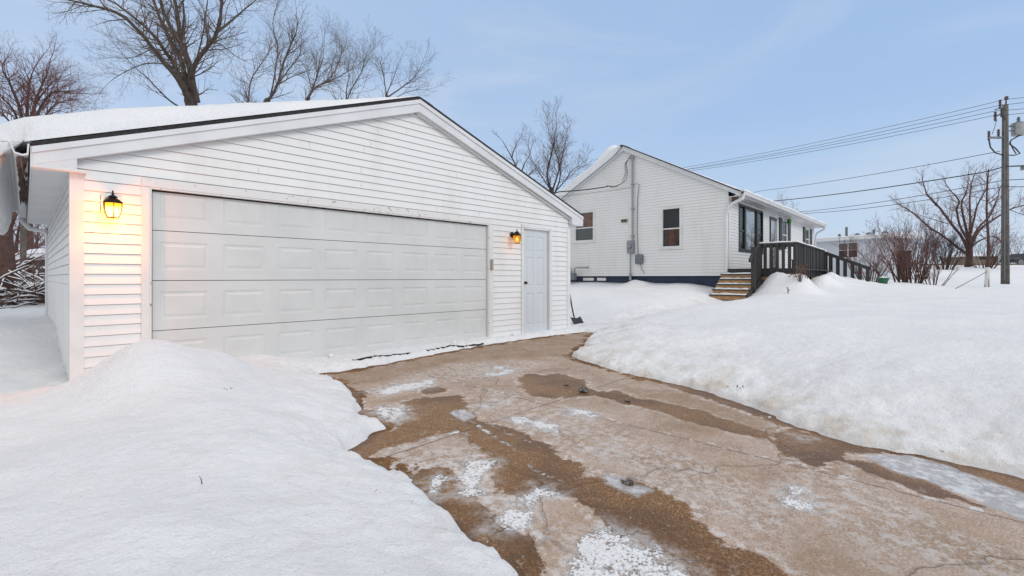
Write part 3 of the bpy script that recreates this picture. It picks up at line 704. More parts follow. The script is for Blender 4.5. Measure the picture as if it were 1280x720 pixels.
# ------------------------------------------------------------------ wall lanterns
def lantern(loc, label, glassm, power, sc_=1.0):
    t = empty('wall_lantern', loc, label, 'lamp', 'lit coach lanterns on the garage front')
    bk = MB(); n = 16
    bk.lathe([(.055, 0), (.055, .012), (.048, .020), (.030, .030), (.012, .034)], n=16)
    o = bk.build('back_plate', 'bronze', t, smooth=True); o.rotation_euler = (radians(90), 0, 0); o.location = (0, 0, .02)
    ar = MB(); ar.tube([Vector((0, -.02, .02)), Vector((0, -.07, .045)), Vector((0, -.115, .05)), Vector((0, -.13, .03))], .009, 8); ar.build('arm', 'bronze', t, smooth=True)
    cy = -.13; prof = [(.073, 0), (.074, -.035), (.070, -.075), (.060, -.112), (.044, -.145)]
    gl = MB().lathe(prof, (0, cy, 0), 6, pi / 6); gl.f = gl.f[:-2]; g_ = gl.build('glass', glassm, t)
    fr = MB()
    for j in range(6):
        a = 2 * pi * j / 6 + pi / 6; fr.tube([Vector((r_ * 1.03 * cos(a), cy + r_ * 1.03 * sin(a), z)) for r_, z in prof], .0042, 5)
    for r_, z in (prof[0], prof[-1]):
        P_ = [Vector((r_ * 1.03 * cos(2 * pi * j / 6 + pi / 6), cy + r_ * 1.03 * sin(2 * pi * j / 6 + pi / 6), z)) for j in range(7)]; fr.tube(P_, .0055, 5, False)
    for j in range(6):
        a = 2 * pi * j / 6 + pi / 6; fr.lathe([(.001, .014), (.006, .010), (.007, .004), (.004, -.002)], (.078 * cos(a), cy + .078 * sin(a), 0), 8)
    fr.build('frame', 'bronze', t)
    cp = MB().lathe([(.074, .0), (.075, .006), (.066, .022), (.052, .036), (.034, .046), (.026, .050), (.038, .054), (.040, .060), (.026, .070), (.013, .077), (.009, .083), (.012, .090), (.008, .097), (.006, .105), (.008, .112), (.002, .125)], (0, cy, 0), 12)
    cp.build('cap', 'bronze', t, smooth=True)
    bu = MB().lathe([(.004, .0), (.011, -.006), (.016, -.02), (.018, -.036), (.012, -.055), (.003, -.065)], (0, cy, -.035), 12); bu.build('bulb', 'filament', t, smooth=True)
    ld = bpy.data.lights.new('lantern_light', 'POINT'); ld.energy = power; ld.color = (1, .27, .01); ld.shadow_soft_size = .03
    lo = bpy.data.objects.new('lantern_light', ld); link(lo, t); lo.location = (0, cy, -.118)
    return t
lantern((.605, GY - .026, 1.83), 'brightly glowing amber coach lantern left of the wide garage door', 'lantern_glass_hot', 30)
lantern((6.325, GY - .026, 1.875), 'dimmer amber coach lantern between the overhead door and the entry door', 'lantern_glass_dim', .9)

# threshold boards poking out of the snow in front of the overhead door
for x0, x1, lab in ((2.95, 3.86, 'snow covered dark board edge in front of the overhead door, the nearer one'), (4.15, 5.40, 'snow covered dark board edge in front of the overhead door, the farther one')):
    o = MB(); y0 = 5.72 + .062 * (x0 - 2.84) * 1.6
    for k in range(12):
        xa = x0 + (x1 - x0) * k / 12; xb = x0 + (x1 - x0) * (k + .99 - .35 * (R.random() < .4)) / 12; ya = y0 + (xa - x0) * .085; yb = y0 + (xb - x0) * .085
        o.obox((xa, ya, gz(xa, ya) - .004), (xb, yb, gz(xb, yb) - .004 + .004 * R.random()), .045, .022)
    tag(o.build('threshold_board', 'dark_gap'), lab, 'board', 'dark boards under the snow before the garage door')
# snow ledge standing over those boards, crumbs on top
# ------------------------------------------------------------------ shovel by the corner
sh = empty('snow_shovel', (8.62, 6.45, gz(8.62, 6.45)), 'black snow shovel leaning in the snow beside the garage corner', 'shovel')
b_ = MB(); b_.tube([Vector((-.12, .10, .95)), Vector((-.04, .04, .35)), Vector((0, 0, .10))], .016, 8); b_.build('handle', 'blackish', sh, smooth=True)
b_ = MB(); nS = 7
for i in range(nS):
    for j in range(5):
        u = i / (nS - 1) - .5; v = j / 4; b_.v.append((u * .36 + .05, -.10 * v + .10 * u * u, .12 - .14 * v + .12 * u * u))
for i in range(nS - 1):
    for j in range(4): b_.f.append((i * 5 + j, (i + 1) * 5 + j, (i + 1) * 5 + j + 1, i * 5 + j + 1))
o = b_.build('blade', 'blackish', sh, smooth=True); s_ = o.modifiers.new('s', 'SOLIDIFY'); s_.thickness = .012

# ------------------------------------------------------------------ house
house = empty('house', (HOX, HOY, 0), 'white sided one storey house with green trimmed front windows behind the garage', 'house', rz=HR)
def hb(mb, name, m, parent=None, **k): return mb.build(name, m, parent or house, **k)
HL, HW = 12.8, 7.4; HB = 1.16; HRZ, HEZ = 6.02, 3.83; HC = 3.7
def hroof(y): s = (HRZ - HEZ) / (HC + .4); return HRZ - s * abs(y - HC)
def hrng(z):
    u = z + .16; s = (HRZ - HEZ) / (HC + .4); dd = (HRZ - u) / s; return max(0, HC - dd), min(HW, HC + dd)
W1 = (5.02, 6.06, 2.51, 3.77); W2 = (1.51, 2.33, 2.11, 3.58)
hk = (hroof(0) - .16,)
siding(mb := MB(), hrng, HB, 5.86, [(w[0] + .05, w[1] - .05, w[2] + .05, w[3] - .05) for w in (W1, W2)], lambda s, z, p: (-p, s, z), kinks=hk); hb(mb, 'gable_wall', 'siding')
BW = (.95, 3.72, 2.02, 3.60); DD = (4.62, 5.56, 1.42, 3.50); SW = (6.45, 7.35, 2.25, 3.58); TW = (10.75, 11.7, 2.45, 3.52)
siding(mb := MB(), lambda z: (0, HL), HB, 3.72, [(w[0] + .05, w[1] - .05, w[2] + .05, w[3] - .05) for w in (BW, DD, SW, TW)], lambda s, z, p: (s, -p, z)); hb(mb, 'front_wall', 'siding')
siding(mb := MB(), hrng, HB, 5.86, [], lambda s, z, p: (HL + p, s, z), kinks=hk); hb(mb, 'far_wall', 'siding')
hb(MB().quad((0, HW, HB), (HL, HW, HB), (HL, HW, 3.75), (0, HW, 3.75)), 'rear_wall', 'siding')
fo = MB().box(.03, HL - .03, .03, HW - .03, .0, HB + .002); fo.box(-.012, .0, 0, HW, HB - .03, HB - .004); hb(fo, 'foundation', 'blue_block')
for k, (y0, y1) in enumerate(((4.55, 4.95), (5.1, 5.6))): hb(MB().box(.012, .029, y0, y1, .98, 1.09), 'basement_window', 'white_trim')
cb = MB().box(-.022, .08, -.022, -.016, HB, 3.72); cb.box(-.022, -.016, -.016, .08, HB, 3.72); hb(cb, 'corner_board', 'white_trim')
# roof
for y0, y1 in ((-.4, HC), (HC, HW + .4)):
    z0, z1 = hroof(y0), hroof(y1)
    hb(MB().prism([(y0, z0 + .0), (y1, z1 + .0), (y1, z1 - .035), (y0, z0 - .035)], 'x', -.19, HL + .17), 'roof', 'shingle')
    hb(MB().prism([(y0, z0 - .037), (y1, z1 - .037), (y1, z1 - .20), (y0, z0 - .17)], 'x', -.165, -.018), 'rake_board', 'white_metal')
hb(MB().box(-.16, HL + .15, -.40, -.0, 3.66, 3.675), 'soffit', 'white_metal')
hb(MB().box(-.15, HL + .15, -.413, -.401, 3.65, 3.80), 'fascia', 'white_metal')
gt = MB(); gt.prism([(-.415 + a, 3.80 + c_) for a, c_ in pr_], 'x', -.2, HL + .2); hb(gt, 'gutter', 'white_metal')
ds = MB(); ds.tube([Vector((-.08, -.47, 3.70)), Vector((-.09, -.46, 3.58)), Vector((-.10, -.15, 3.45)), Vector((-.11, -.02, 3.30)), Vector((-.075, .04, 3.1)), Vector((-.075, .04, 1.05))], [.055, .055, .05, .05, .05, .05], 8); hb(ds, 'downspout', 'white_metal', smooth=False)
ds = MB(); ds.tube([Vector((HL + .05, -.47, 3.70)), Vector((HL + .05, -.44, 3.58)), Vector((HL + .05, -.12, 3.40)), Vector((HL + .05, -.06, 3.2)), Vector((HL + .05, -.06, 1.1))], .04, 8); hb(ds, 'downspout', 'white_metal')
hb(MB().box(-.1, -.03, -.32, -.12, 3.47, 3.65), 'soffit_vent', 'brown_wall')
# snow on the house roof
def hsnow(name, y_eave, sgn, thick):
    mb = MB(); nx, ny = 60, 24
    for i in range(nx):
        x = -.34 + (HL + .5) * (i / (nx - 1)) ** 1.6
        edge = min(1, (x + .34) / .5) ** .5 if x < .2 else 1
        for j in range(ny):
            v = j / (ny - 1); y = HC + sgn * (.05 + (HC + .42) * v)
            tk = thick(x, v) * edge * min(1, (1.02 - v) * 8) ** .5
            mb.v.append((x + .0, y + sgn * .06 * (v > .97), hroof(y) + .004 + max(tk, .0) + .02 * vn(x, y, 1.2) * (tk > .03)))
    for i in range(nx - 1):
        for j in range(ny - 1): k = i * ny + j; mb.f.append((k, k + ny, k + ny + 1, k + 1))
    base = len(mb.v)
    for j in range(ny):                                   # skirt hanging over the rake
        x, y, z = mb.v[j]; mb.v.append((x + .10, y, hroof(y) - (.16 if sgn > 0 else 0) * min(1, 4 * thick(0, j / (ny - 1)))))
    for j in range(ny - 1): mb.f.append((j, j + 1, base + j + 1, base + j))
    return hb(mb, name, 'roof_snow', smooth=True)
hsnow('roof_snow', 0, 1, lambda x, v: .42 * exp(-((v - .16) / .10) ** 2) + .30 * exp(-((v - .5) / .35) ** 2) + .18 * v)
hsnow('roof_snow', 0, -1, lambda x, v: (.01 + .05 * v ** 3) if x > .25 else .0)
gs = MB()
P_ = [Vector((x, -.50 + .01 * sin(x * 3), 3.835 + .018 * vn(x, 1, 2))) for x in np.linspace(-.12, HL + .15, 70)]
gs.tube(P_, [.045 + .015 * vn(p_.x, 4, 1.5) for p_ in P_], 8); hb(gs, 'gutter_snow', 'roof_snow', smooth=True)

def window(parent, fmap, w, mframe='white_trim', low='curtain_grey', up='room_dark', split=.45, upg='pane_glass', lowg='pane_glass', fw=.085, curtain=None):
    s0, s1, z0, z1 = w; fr = MB()
    def bx(a, b_, c_, e_, p0, p1, mb):
        q = [fmap(a, c_, p0), fmap(b_, c_, p0), fmap(b_, e_, p0), fmap(a, e_, p0), fmap(a, c_, p1), fmap(b_, c_, p1), fmap(b_, e_, p1), fmap(a, e_, p1)]
        i = len(mb.v); mb.v += q
        for f_ in ((0, 1, 2, 3), (7, 6, 5, 4), (0, 4, 5, 1), (1, 5, 6, 2), (2, 6, 7, 3), (3, 7, 4, 0)): mb.f.append(tuple(i + k for k in f_))
    bx(s0, s0 + fw, z0, z1, .03, -.02, fr); bx(s1 - fw, s1, z0, z1, .03, -.02, fr)
    bx(s0 + fw, s1 - fw, z1 - fw, z1, .03, -.02, fr); bx(s0 + fw, s1 - fw, z0, z0 + fw, .03, -.02, fr)
    bx(s0 - .03, s1 + .03, z0 - .03, z0 + .001, .055, -.01, fr)
    wo = fr.build('window', mframe, parent)
    a, b_, c_, e_ = s0 + fw, s1 - fw, z0 + fw, z1 - fw; zm = c_ + (e_ - c_) * split
    rl = MB()
    if split > 0: bx(a, b_, zm - .02, zm + .02, .014, -.03, rl)
    bx(a, a + .025, c_, e_, .008, -.03, rl); bx(b_ - .025, b_, c_, e_, .008, -.03, rl); rl.build('sash', 'white_trim' if mframe == 'white_trim' else mframe, wo)
    for (q0, q1, gm) in (((c_, zm, lowg), (zm, e_, upg)) if split > 0 else ((c_, e_, upg),)):
        p_ = MB(); p_.quad(fmap(a, q0, -.012), fmap(b_, q0, -.012), fmap(b_, q1, -.012), fmap(a, q1, -.012)); p_.build('pane', gm, wo)
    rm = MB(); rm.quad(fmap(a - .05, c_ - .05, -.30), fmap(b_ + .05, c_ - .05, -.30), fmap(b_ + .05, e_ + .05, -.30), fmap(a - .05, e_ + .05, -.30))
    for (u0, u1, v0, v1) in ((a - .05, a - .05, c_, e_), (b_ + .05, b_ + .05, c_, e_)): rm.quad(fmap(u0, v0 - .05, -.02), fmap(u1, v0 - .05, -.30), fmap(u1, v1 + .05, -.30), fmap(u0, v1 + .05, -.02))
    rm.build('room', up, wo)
    for (cu0, cu1, cv0, cv1, cm) in (curtain or []):
        cu = MB(); n = 14
        for i in range(n + 1):
            u = a + (b_ - a) * (cu0 + (cu1 - cu0) * i / n); dpt = -.10 - .02 * sin(i * 1.9)
            cu.v += [fmap(u, c_ + (e_ - c_) * cv0, dpt), fmap(u, c_ + (e_ - c_) * cv1, dpt)]
        for i in range(n): cu.f.append((2 * i, 2 * i + 2, 2 * i + 3, 2 * i + 1))
        cu.build('curtain', cm, wo)
    return wo
fg = lambda s, z, p: (-p, s, z); ff = lambda s, z, p: (s, -p, z)
window(house, fg, W1, curtain=[(0, 1, .0, .50, 'curtain_grey'), (0, 1, .5, 1, 'curtain_orange')])
window(house, fg, W2, curtain=[(.30, .72, .0, .52, 'curtain_orange'), (.72, 1, .0, .42, 'brown_wall'), (0, .28, 0, .55, 'curtain_orange')], split=.47)
window(house, ff, (.95, 1.62, 2.02, 3.60), 'dark_green', split=.42, fw=.07, curtain=[(0, 1, 0, .42, 'curtain_orange')])
window(house, ff, (1.63, 2.98, 2.02, 3.60), 'dark_green', split=0, upg='mirror_glass', fw=.07, curtain=[(0, 1, 0, .6, 'curtain_grey')])
window(house, ff, (2.99, 3.72, 2.02, 3.60), 'dark_green', split=.42, fw=.07)
window(house, ff, SW, split=.5, fw=.07); window(house, ff, TW, split=.5, fw=.07, curtain=[(.3, .7, 0, 1, 'curtain_grey')])
for (s0, s1, z0, z1) in ((5.98, 6.43, 2.25, 3.6), (7.37, 7.82, 2.25, 3.6), (10.27, 10.72, 2.45, 3.54), (11.73, 12.18, 2.45, 3.54)):
    st = MB().box(s0, s1, -.045, -.018, z0, z1)
    for k in range(22): zz = z0 + .05 + (z1 - z0 - .1) * k / 22; st.box(s0 + .05, s1 - .05, -.055, -.043, zz, zz + .03)
    hb(st, 'shutter', 'dark_green')
# storm door
sd = MB(); s0, s1, z0, z1 = DD
sd.box(s0, s0 + .09, -.05, .0, z0, z1); sd.box(s1 - .09, s1, -.05, .0, z0, z1); sd.box(s0 + .09, s1 - .09, -.05, 0, z1 - .12, z1); sd.box(s0 + .09, s1 - .09, -.05, 0, z0, z0 + .12)
sdo = hb(sd, 'storm_door', 'dark_green'); [hb(MB().box(q, q + .06, -.045, -.01, z0 + .12, z1 - .12), 'sash', 'white_trim', sdo) for q in (s0 + .09, s1 - .15)]
hb(MB().quad((s0 + .15, -.02, z0 + .12), (s1 - .15, -.02, z0 + .12), (s1 - .15, -.02, z1 - .12), (s0 + .15, -.02, z1 - .12)), 'pane', 'mirror_glass', sdo)
hb(MB().quad((s0 + .05, .06, z0), (s1 - .05, .06, z0), (s1 - .05, .06, z1), (s0 + .05, .06, z1)), 'inner_door', 'white_trim', sdo)
# utility bits on the gable wall
def htop(name, x, y, z, label, cat, group=None): return empty(name, H(x, y, z), label, cat, group, HR)
mt = htop('electric_meter', -.02, 3.43, 2.0, 'grey round electric meter box below the service mast on the house gable', 'meter')
MB().box(-.13, 0, -.13, .13, 0, .46).build('meter_box', 'meter_grey', mt, bevel=.01)
o = MB().lathe([(.085, 0), (.085, .04), (.075, .07), (.06, .10), (.03, .11)], n=16).build('meter_glass', 'galvanised', mt, smooth=True); o.rotation_euler = (0, radians(-90), 0); o.location = (-.13, .02, .24)
o = MB().lathe([(.045, 0), (.045, .004)], n=12).build('dial', 'tan_plastic', mt); o.rotation_euler = (0, radians(-90), 0); o.location = (-.243, .02, .24)
MB().tube([Vector((-.06, .02, 0)), Vector((-.06, .02, -.85))], .025, 8).tube([Vector((-.06, .02, -.75)), Vector((-.06, .02, -1.0))], .05, 8).build('conduit', 'galvanised', mt)
ms = htop('service_mast', -.09, 3.36, 2.46, 'grey metal service mast rising up the house gable to the cable entry', 'pipe')
MB().tube([Vector((0, 0, 0)), Vector((0, 0, 3.0))], .035, 8).build('pipe', 'galvanised', ms)
hd = MB().tube([Vector((0, 0, 2.98)), Vector((0, 0, 3.06)), Vector((0, .06, 3.10)), Vector((0, .15, 3.04))], [.05, .055, .055, .04], 8); hd.build('weatherhead', 'galvanised', ms)
for z in (.15, 1.15, 2.05): MB().box(-.045, .09, -.06, .06, z, z + .03).build('clamp', 'galvanised', ms)
lp = MB()
for k in range(3): lp.tube([Vector((-.02, .14, 3.04)), Vector((-.06, .22 + .03 * k, 2.85)), Vector((-.06, .16 + .05 * k, 2.5)), Vector((-.1, .20 + .1 * k, 2.22 - .05 * k)), Vector((-.2, .55 + .1 * k, 2.02)), Vector((-.3, .9, 2.10))], .009, 5)
lp.build('drip_loop', 'wire_black', ms, smooth=True)
ph = htop('phone_box', -.02, 3.10, 1.60, 'small dark grey telephone box right of the electric meter on the house gable', 'box')
MB().box(-.10, 0, -.15, .15, 0, .34).build('box', 'dull_grey', ph, bevel=.02)
MB().tube([Vector((-.02, .06, .34)), Vector((-.02, .10, 1.2)), Vector((-.02, .08, 2.4)), Vector((-.05, .0, 2.9)), Vector((-.05, .12, 2.95))], .013, 5).tube([Vector((-.03, -.03, 0)), Vector((-.04, -.10, -.2)), Vector((-.03, -.2, -.36))], .010, 5).build('cable', 'phone_wire', ph)
vt = MB().box(-.04, .0, -.13, .13, 0, .13); vo = htop('wall_vent', -.015, 3.73, 3.16, 'small tan dryer vent on the gable wall left of the mast', 'vent'); vt.build('vent_frame', 'tan_plastic', vo, bevel=.008); MB().box(-.045, -.041, -.10, -.01, .03, .10).box(-.045, -.041, .01, .10, .03, .10).build('vent_opening', 'dark_gap', vo)
gm = htop('gas_meter', -.28, 5.9, .98, 'grey gas meter with looped pipes at the foot of the house gable', 'meter')
MB().box(-.1, .1, -.14, .14, .02, .30).build('body', 'dull_grey', gm, bevel=.03)
MB().tube([Vector((0, .06, .3)), Vector((0, .06, .48)), Vector((0, .16, .52)), Vector((0, .36, .50)), Vector((0, .38, .36)), Vector((0, .38, -.2))], .028, 7).tube([Vector((0, -.08, .3)), Vector((0, -.10, .5)), Vector((.0, -.22, .52)), Vector((.1, -.55, .52)), Vector((.24, -.58, .52))], .028, 7).build('pipe', 'galvanised', gm, smooth=True)
MB().lathe([(.03, 0), (.10, .02), (.11, .06), (.06, .09)], (0, .38, .12), 10).build('regulator', 'meter_grey', gm)
# ------------------------------------------------------------------ deck with two stairs
deck = empty('deck', H(0, 0, 0), 'dark stained wooden deck with railings along the house front', 'deck', rz=HR)
def dk(mb, name, m='dark_deck', **k): return mb.build(name, m, deck, **k)
FZ = 1.38; RZt = 2.15; dx0 = .05; dx1 = 5.7; yf0 = -1.87; yf1 = -1.60
fl = MB()
for k in range(13): y = -.06 - k * .143; fl.box(dx0, dx1, y - .135, y, FZ - .035, FZ)
dk(fl, 'floor_boards')
dk(MB().box(dx0 - .03, dx0 - .001, -1.86, -.03, FZ - .24, FZ + .001).obox((dx0, yf0 + .02, FZ - .13), (dx1, yf1 + .02, FZ - .13), .035, .24), 'rim_board')
dk(MB().obox((dx0, yf0 + .06, FZ - .29), (dx1, yf1 + .06, FZ - .29), .03, .10).box(dx0 - .015, dx0 + .015, -1.80, -.95, FZ - .34, FZ - .25), 'skirt_board', 'pine_wood')
for (x, y) in ((dx0, -.92), (dx0, yf0), (2.8, -1.73), (dx1, yf1), (dx1, -.8)):
    dk(MB().box(x - .045, x + .045, y - .045, y + .045, .4, RZt - .04), 'post', bevel=.004)
rl = MB(); rl.obox((dx0, -.88, RZt - .02), (dx0, yf0 - .06, RZt - .02), .13, .035).obox((dx0, yf0 - .02, RZt - .021), (dx1 + .06, yf1 - .02, RZt - .021), .13, .035)
rl.obox((dx0, -.9, RZt - .09), (dx0, yf0, RZt - .09), .035, .09); rl.obox((dx0, yf0, RZt - .09), (dx1, yf1, RZt - .09), .035, .09); dk(rl, 'handrail')
sn = MB()
P_ = [Vector((dx0 + .01 * sin(k), -.9 - k * .12, RZt + .012 + .006 * sin(k * 1.7))) for k in range(9)]
sn.tube(P_, .035, 6)
P_ = [Vector((dx0 + (dx1 - dx0) * k / 30, yf0 - .01 + (yf1 - yf0) * k / 30, RZt + .012 + .012 * vn(k, 3, .7))) for k in range(31)]
sn.tube(P_, [.045 + .012 * vn(k, 8, .6) for k in range(31)], 6); dk(sn, 'rail_snow', 'roof_snow', smooth=True)
def baluster(a, zlo, zhi): dk(MB().box(a[0] - .019, a[0] + .019, a[1] - .042, a[1] + .042, zlo, zhi) if a[2] == 'y' else MB().box(a[0] - .030, a[0] + .030, a[1] - .019, a[1] + .019, zlo, zhi), 'baluster')
for k in range(5): baluster((dx0 - .035, -1.07 - k * .165, 'y'), FZ - .22, RZt - .05)
nb = 36
for k in range(nb):
    t = (k + .5) / nb; baluster((dx0 + (dx1 - dx0) * t, yf0 - .035 + (yf1 - yf0) * t + R.uniform(-.012, .012), 'x'), FZ - .26, RZt - .05)
# left stair, climbing towards the house
stt = MB()
trx = [-.42 - .235 * k for k in range(5)]; tz = [1.215 - .155 * k for k in range(5)]
for k in range(5):
    xf = trx[k]; o = MB().box(xf, xf + .29, -.93, .12, tz[k] - .035, tz[k]); dk(o, 'tread', bevel=.004)
    o = MB().box(xf + .03, xf + .05, -.92, .10, tz[k] - .150, tz[k] - .036); dk(o, 'riser', 'pine_wood')
    s_ = MB(); n = 9; m2 = 5                               # dusting of snow on each tread
    for i in range(n):
        for j in range(m2):
            u = i / (n - 1); v = j / (m2 - 1); hgt = .035 * (v ** .7) * (1 - .0 * u) * (.4 + abs(vn(u * 3 + k, v * 2, 1.5)) * 2)
            s_.v.append((xf + .05 + .20 * v, -.90 + .98 * u, tz[k] + .002 + hgt))
    for i in range(n - 1):
        for j in range(m2 - 1): q = i * m2 + j; s_.f.append((q, q + m2, q + m2 + 1, q + 1))
    dk(s_, 'tread_snow', 'roof_snow', smooth=True)
dk(MB().box(dx0 - .15, dx0 + .02, -.92, .0, FZ - .035, FZ + .004).box(-.09, -.06, -.92, -.0, FZ - .17, FZ - .036), 'top_riser')
for y in (-.95,): dk(MB().prism([(trx[4] + .02, .3), (trx[4] + .02, tz[4] - .04), (0, FZ - .04), (0, .3)], 'y', y - .02, y + .018), 'stringer')
nx_ = -.82; dk(MB().box(nx_ - .055, nx_ + .055, -1.03, -.92, .4, 1.97), 'newel_post', bevel=.005); dk(MB().box(nx_ - .075, nx_ + .075, -1.05, -.90, 1.97, 2.0), 'post_cap', bevel=.005)
dk(MB().obox((nx_ - .36, -.975, 1.58), (nx_, -.975, 1.84), .05, .10).obox((nx_, -.975, 1.85), (dx0, -.93, RZt - .05), .05, .10), 'stair_rail')
for k in range(6):
    t = (k + .7) / 6.4; x = nx_ + (dx0 - nx_) * t; dk(MB().box(x - .02, x + .02, -1.0, -.96, .75 + .4 * t, 1.86 + (RZt - .06 - 1.86) * t), 'baluster')
# far stair, going down from the right end towards the street
ry = [-1.62 - 1.25 * t for t in (0, 1)]
fx_ = dx1 + .35
for k in range(4): dk(MB().box(fx_ - .95, fx_ + .05, -1.85 - .28 * k, -1.57 - .28 * k, FZ - .16 - .16 * k, FZ - .125 - .16 * k), 'tread')
for x in (fx_ - .35, fx_ + .06):
    z_a, z_b = 2.08, 1.42
    dk(MB().obox((x, -1.60, z_a), (x, -3.05, z_b), .05, .11), 'stair_rail')
    dk(MB().box(x - .05, x + .05, -1.69, -1.59, .5, 2.10), 'newel_post', bevel=.004)
    for k in range(6):
        t = (k + .9) / 6.2; y = -1.62 - 1.42 * t; dk(MB().box(x - .018, x + .018, y - .03, y + .03, .72, z_a + (z_b - z_a) * t), 'baluster')
ptop = MB().lathe([(.09, 0), (.10, .03), (.06, .07), (.01, .085)], (fx_ - .35, -1.64, 2.10), 10); dk(ptop, 'post_snow', 'roof_snow', smooth=True)

# things on and around the deck
ch = empty('patio_chair', H(6.2, -.75, FZ), 'red rounded back of a patio chair showing above the deck rail', 'chair', rz=HR)
b_ = MB(); n = 12; pts = [(-.24, .42)] + [(.24 * cos(pi - pi * k / n) * 1.0, .92 + .24 * sin(pi * k / n)) for k in range(n + 1)] + [(.24, .42)]
b_.prism([(p_[0], p_[1]) for p_ in pts], 'x', -.03, .05); b_.build('backrest', 'red_cloth', ch, bevel=.02)
MB().box(-.45, 0, -.24, .24, .40, .45).build('seat', 'red_cloth', ch, bevel=.015)
for x in (-.42, .0):
    for y in (-.2, .2): MB().box(x - .02, x + .02, y - .02, y + .02, 0, .40).build('leg', 'blackish', ch)
ll = empty('green_lantern', H(6.95, -.17, 3.50), 'small bright green lantern hanging above the shuttered window by the door', 'lantern', rz=HR)
MB().lathe([(.02, .10), (.07, .06), (.09, .0), (.08, -.08), (.03, -.12)], n=10).build('shade', 'light_green', ll, smooth=True); MB().box(-.01, .01, -.01, .17, .08, .10).build('bracket', 'blackish', ll)
pt = H(7.3, -3.3, 0); pz = gz(pt.x, pt.y)
pot = empty('flower_pot', (pt.x, pt.y, pz - .02), 'green plastic flower pot in the snow at the foot of the far deck stair', 'pot')
MB().lathe([(.14, 0), (.19, .19), (.21, .19), (.21, .24), (.18, .24), (.17, .18)], n=16).build('pot', 'green_plastic', pot, smooth=False)
MB().lathe([(.17, .2), (.12, .26), (.01, .30)], n=14).build('snow_cap', 'roof_snow', pot, smooth=True)
pf = H(6.1, -2.75, 0); pfz = gz(pf.x, pf.y)
fw_ = empty('red_flower', (pf.x, pf.y, pfz), 'red artificial flowers poking out of the snow beside the far stair', 'flower')
sm_ = MB(); pe = MB()
for k in range(5):
    pe = MB(); a = R.uniform(0, 6.28); tp = Vector((.1 * cos(a), .1 * sin(a), .22 + .12 * R.random())); sm_.tube([Vector((0, 0, -.05)), tp], .006, 4)
    for j in range(7):
        q = tp + Vector((R.uniform(-.05, .05), R.uniform(-.05, .05), R.uniform(-.04, .05))); w_ = .028; pe.quad(q, q + Vector((w_, 0, w_ * .5)), q + Vector((w_ * .6, w_, w_)), q + Vector((-.01, w_, w_ * .4)))
    pe.build('flower_head', 'red_cloth', fw_)
sm_.build('stem', 'bark_twig', fw_)

# ------------------------------------------------------------------ trees
def rvec(): return Vector((R.gauss(0, 1), R.gauss(0, 1), R.gauss(0, 1))).normalized()
def shoot(mb, p, d, ln, r, lv, cfg):
    """one branch: a bending tube, then its side shoots"""
    seg = max(2, cfg['seg'][min(lv, len(cfg['seg']) - 1)]); pts = [p.copy()]; dd = d.copy(); rr_ = [r]
    for i in range(seg):
        dd = (dd + rvec() * cfg['wob'] + Vector((0, 0, cfg['up']))).normalized(); p = p + dd * ln / seg; pts.append(p.copy()); rr_.append(max(r * (1 - .80 * (i + 1) / seg), .0018 * cfg.get('fat', 1)))
    mb.tube(pts, rr_, 5 if r > .03 else 3, False)
    if lv >= cfg['depth']: return
    nch = cfg['n'][min(lv, len(cfg['n']) - 1)]; tw = R.uniform(0, 6.28)
    for k in range(nch):
        t = .18 + .80 * (k + R.random() * .8) / nch; q = t * seg; i = min(int(q), seg - 1); f_ = q - i
        pos = pts[i].lerp(pts[i + 1], f_); base = (pts[i + 1] - pts[i]).normalized(); tw += 2.4 + R.uniform(-.4, .4)
        sd = base.orthogonal().normalized(); sd = Matrix.Rotation(tw, 3, base) @ sd
        ang = radians(cfg['ang'] + R.uniform(-12, 12)); nd = (base * cos(ang) + sd * sin(ang)).normalized()
        l2 = ln * cfg['ratio'] * (1 - .45 * t) * R.uniform(.75, 1.15); r2 = max(rr_[i] * .55, .0035 * cfg.get('fat', 1))
        shoot(mb, pos, nd, l2, min(r2, rr_[i] * .8 + .001), lv + 1, cfg)
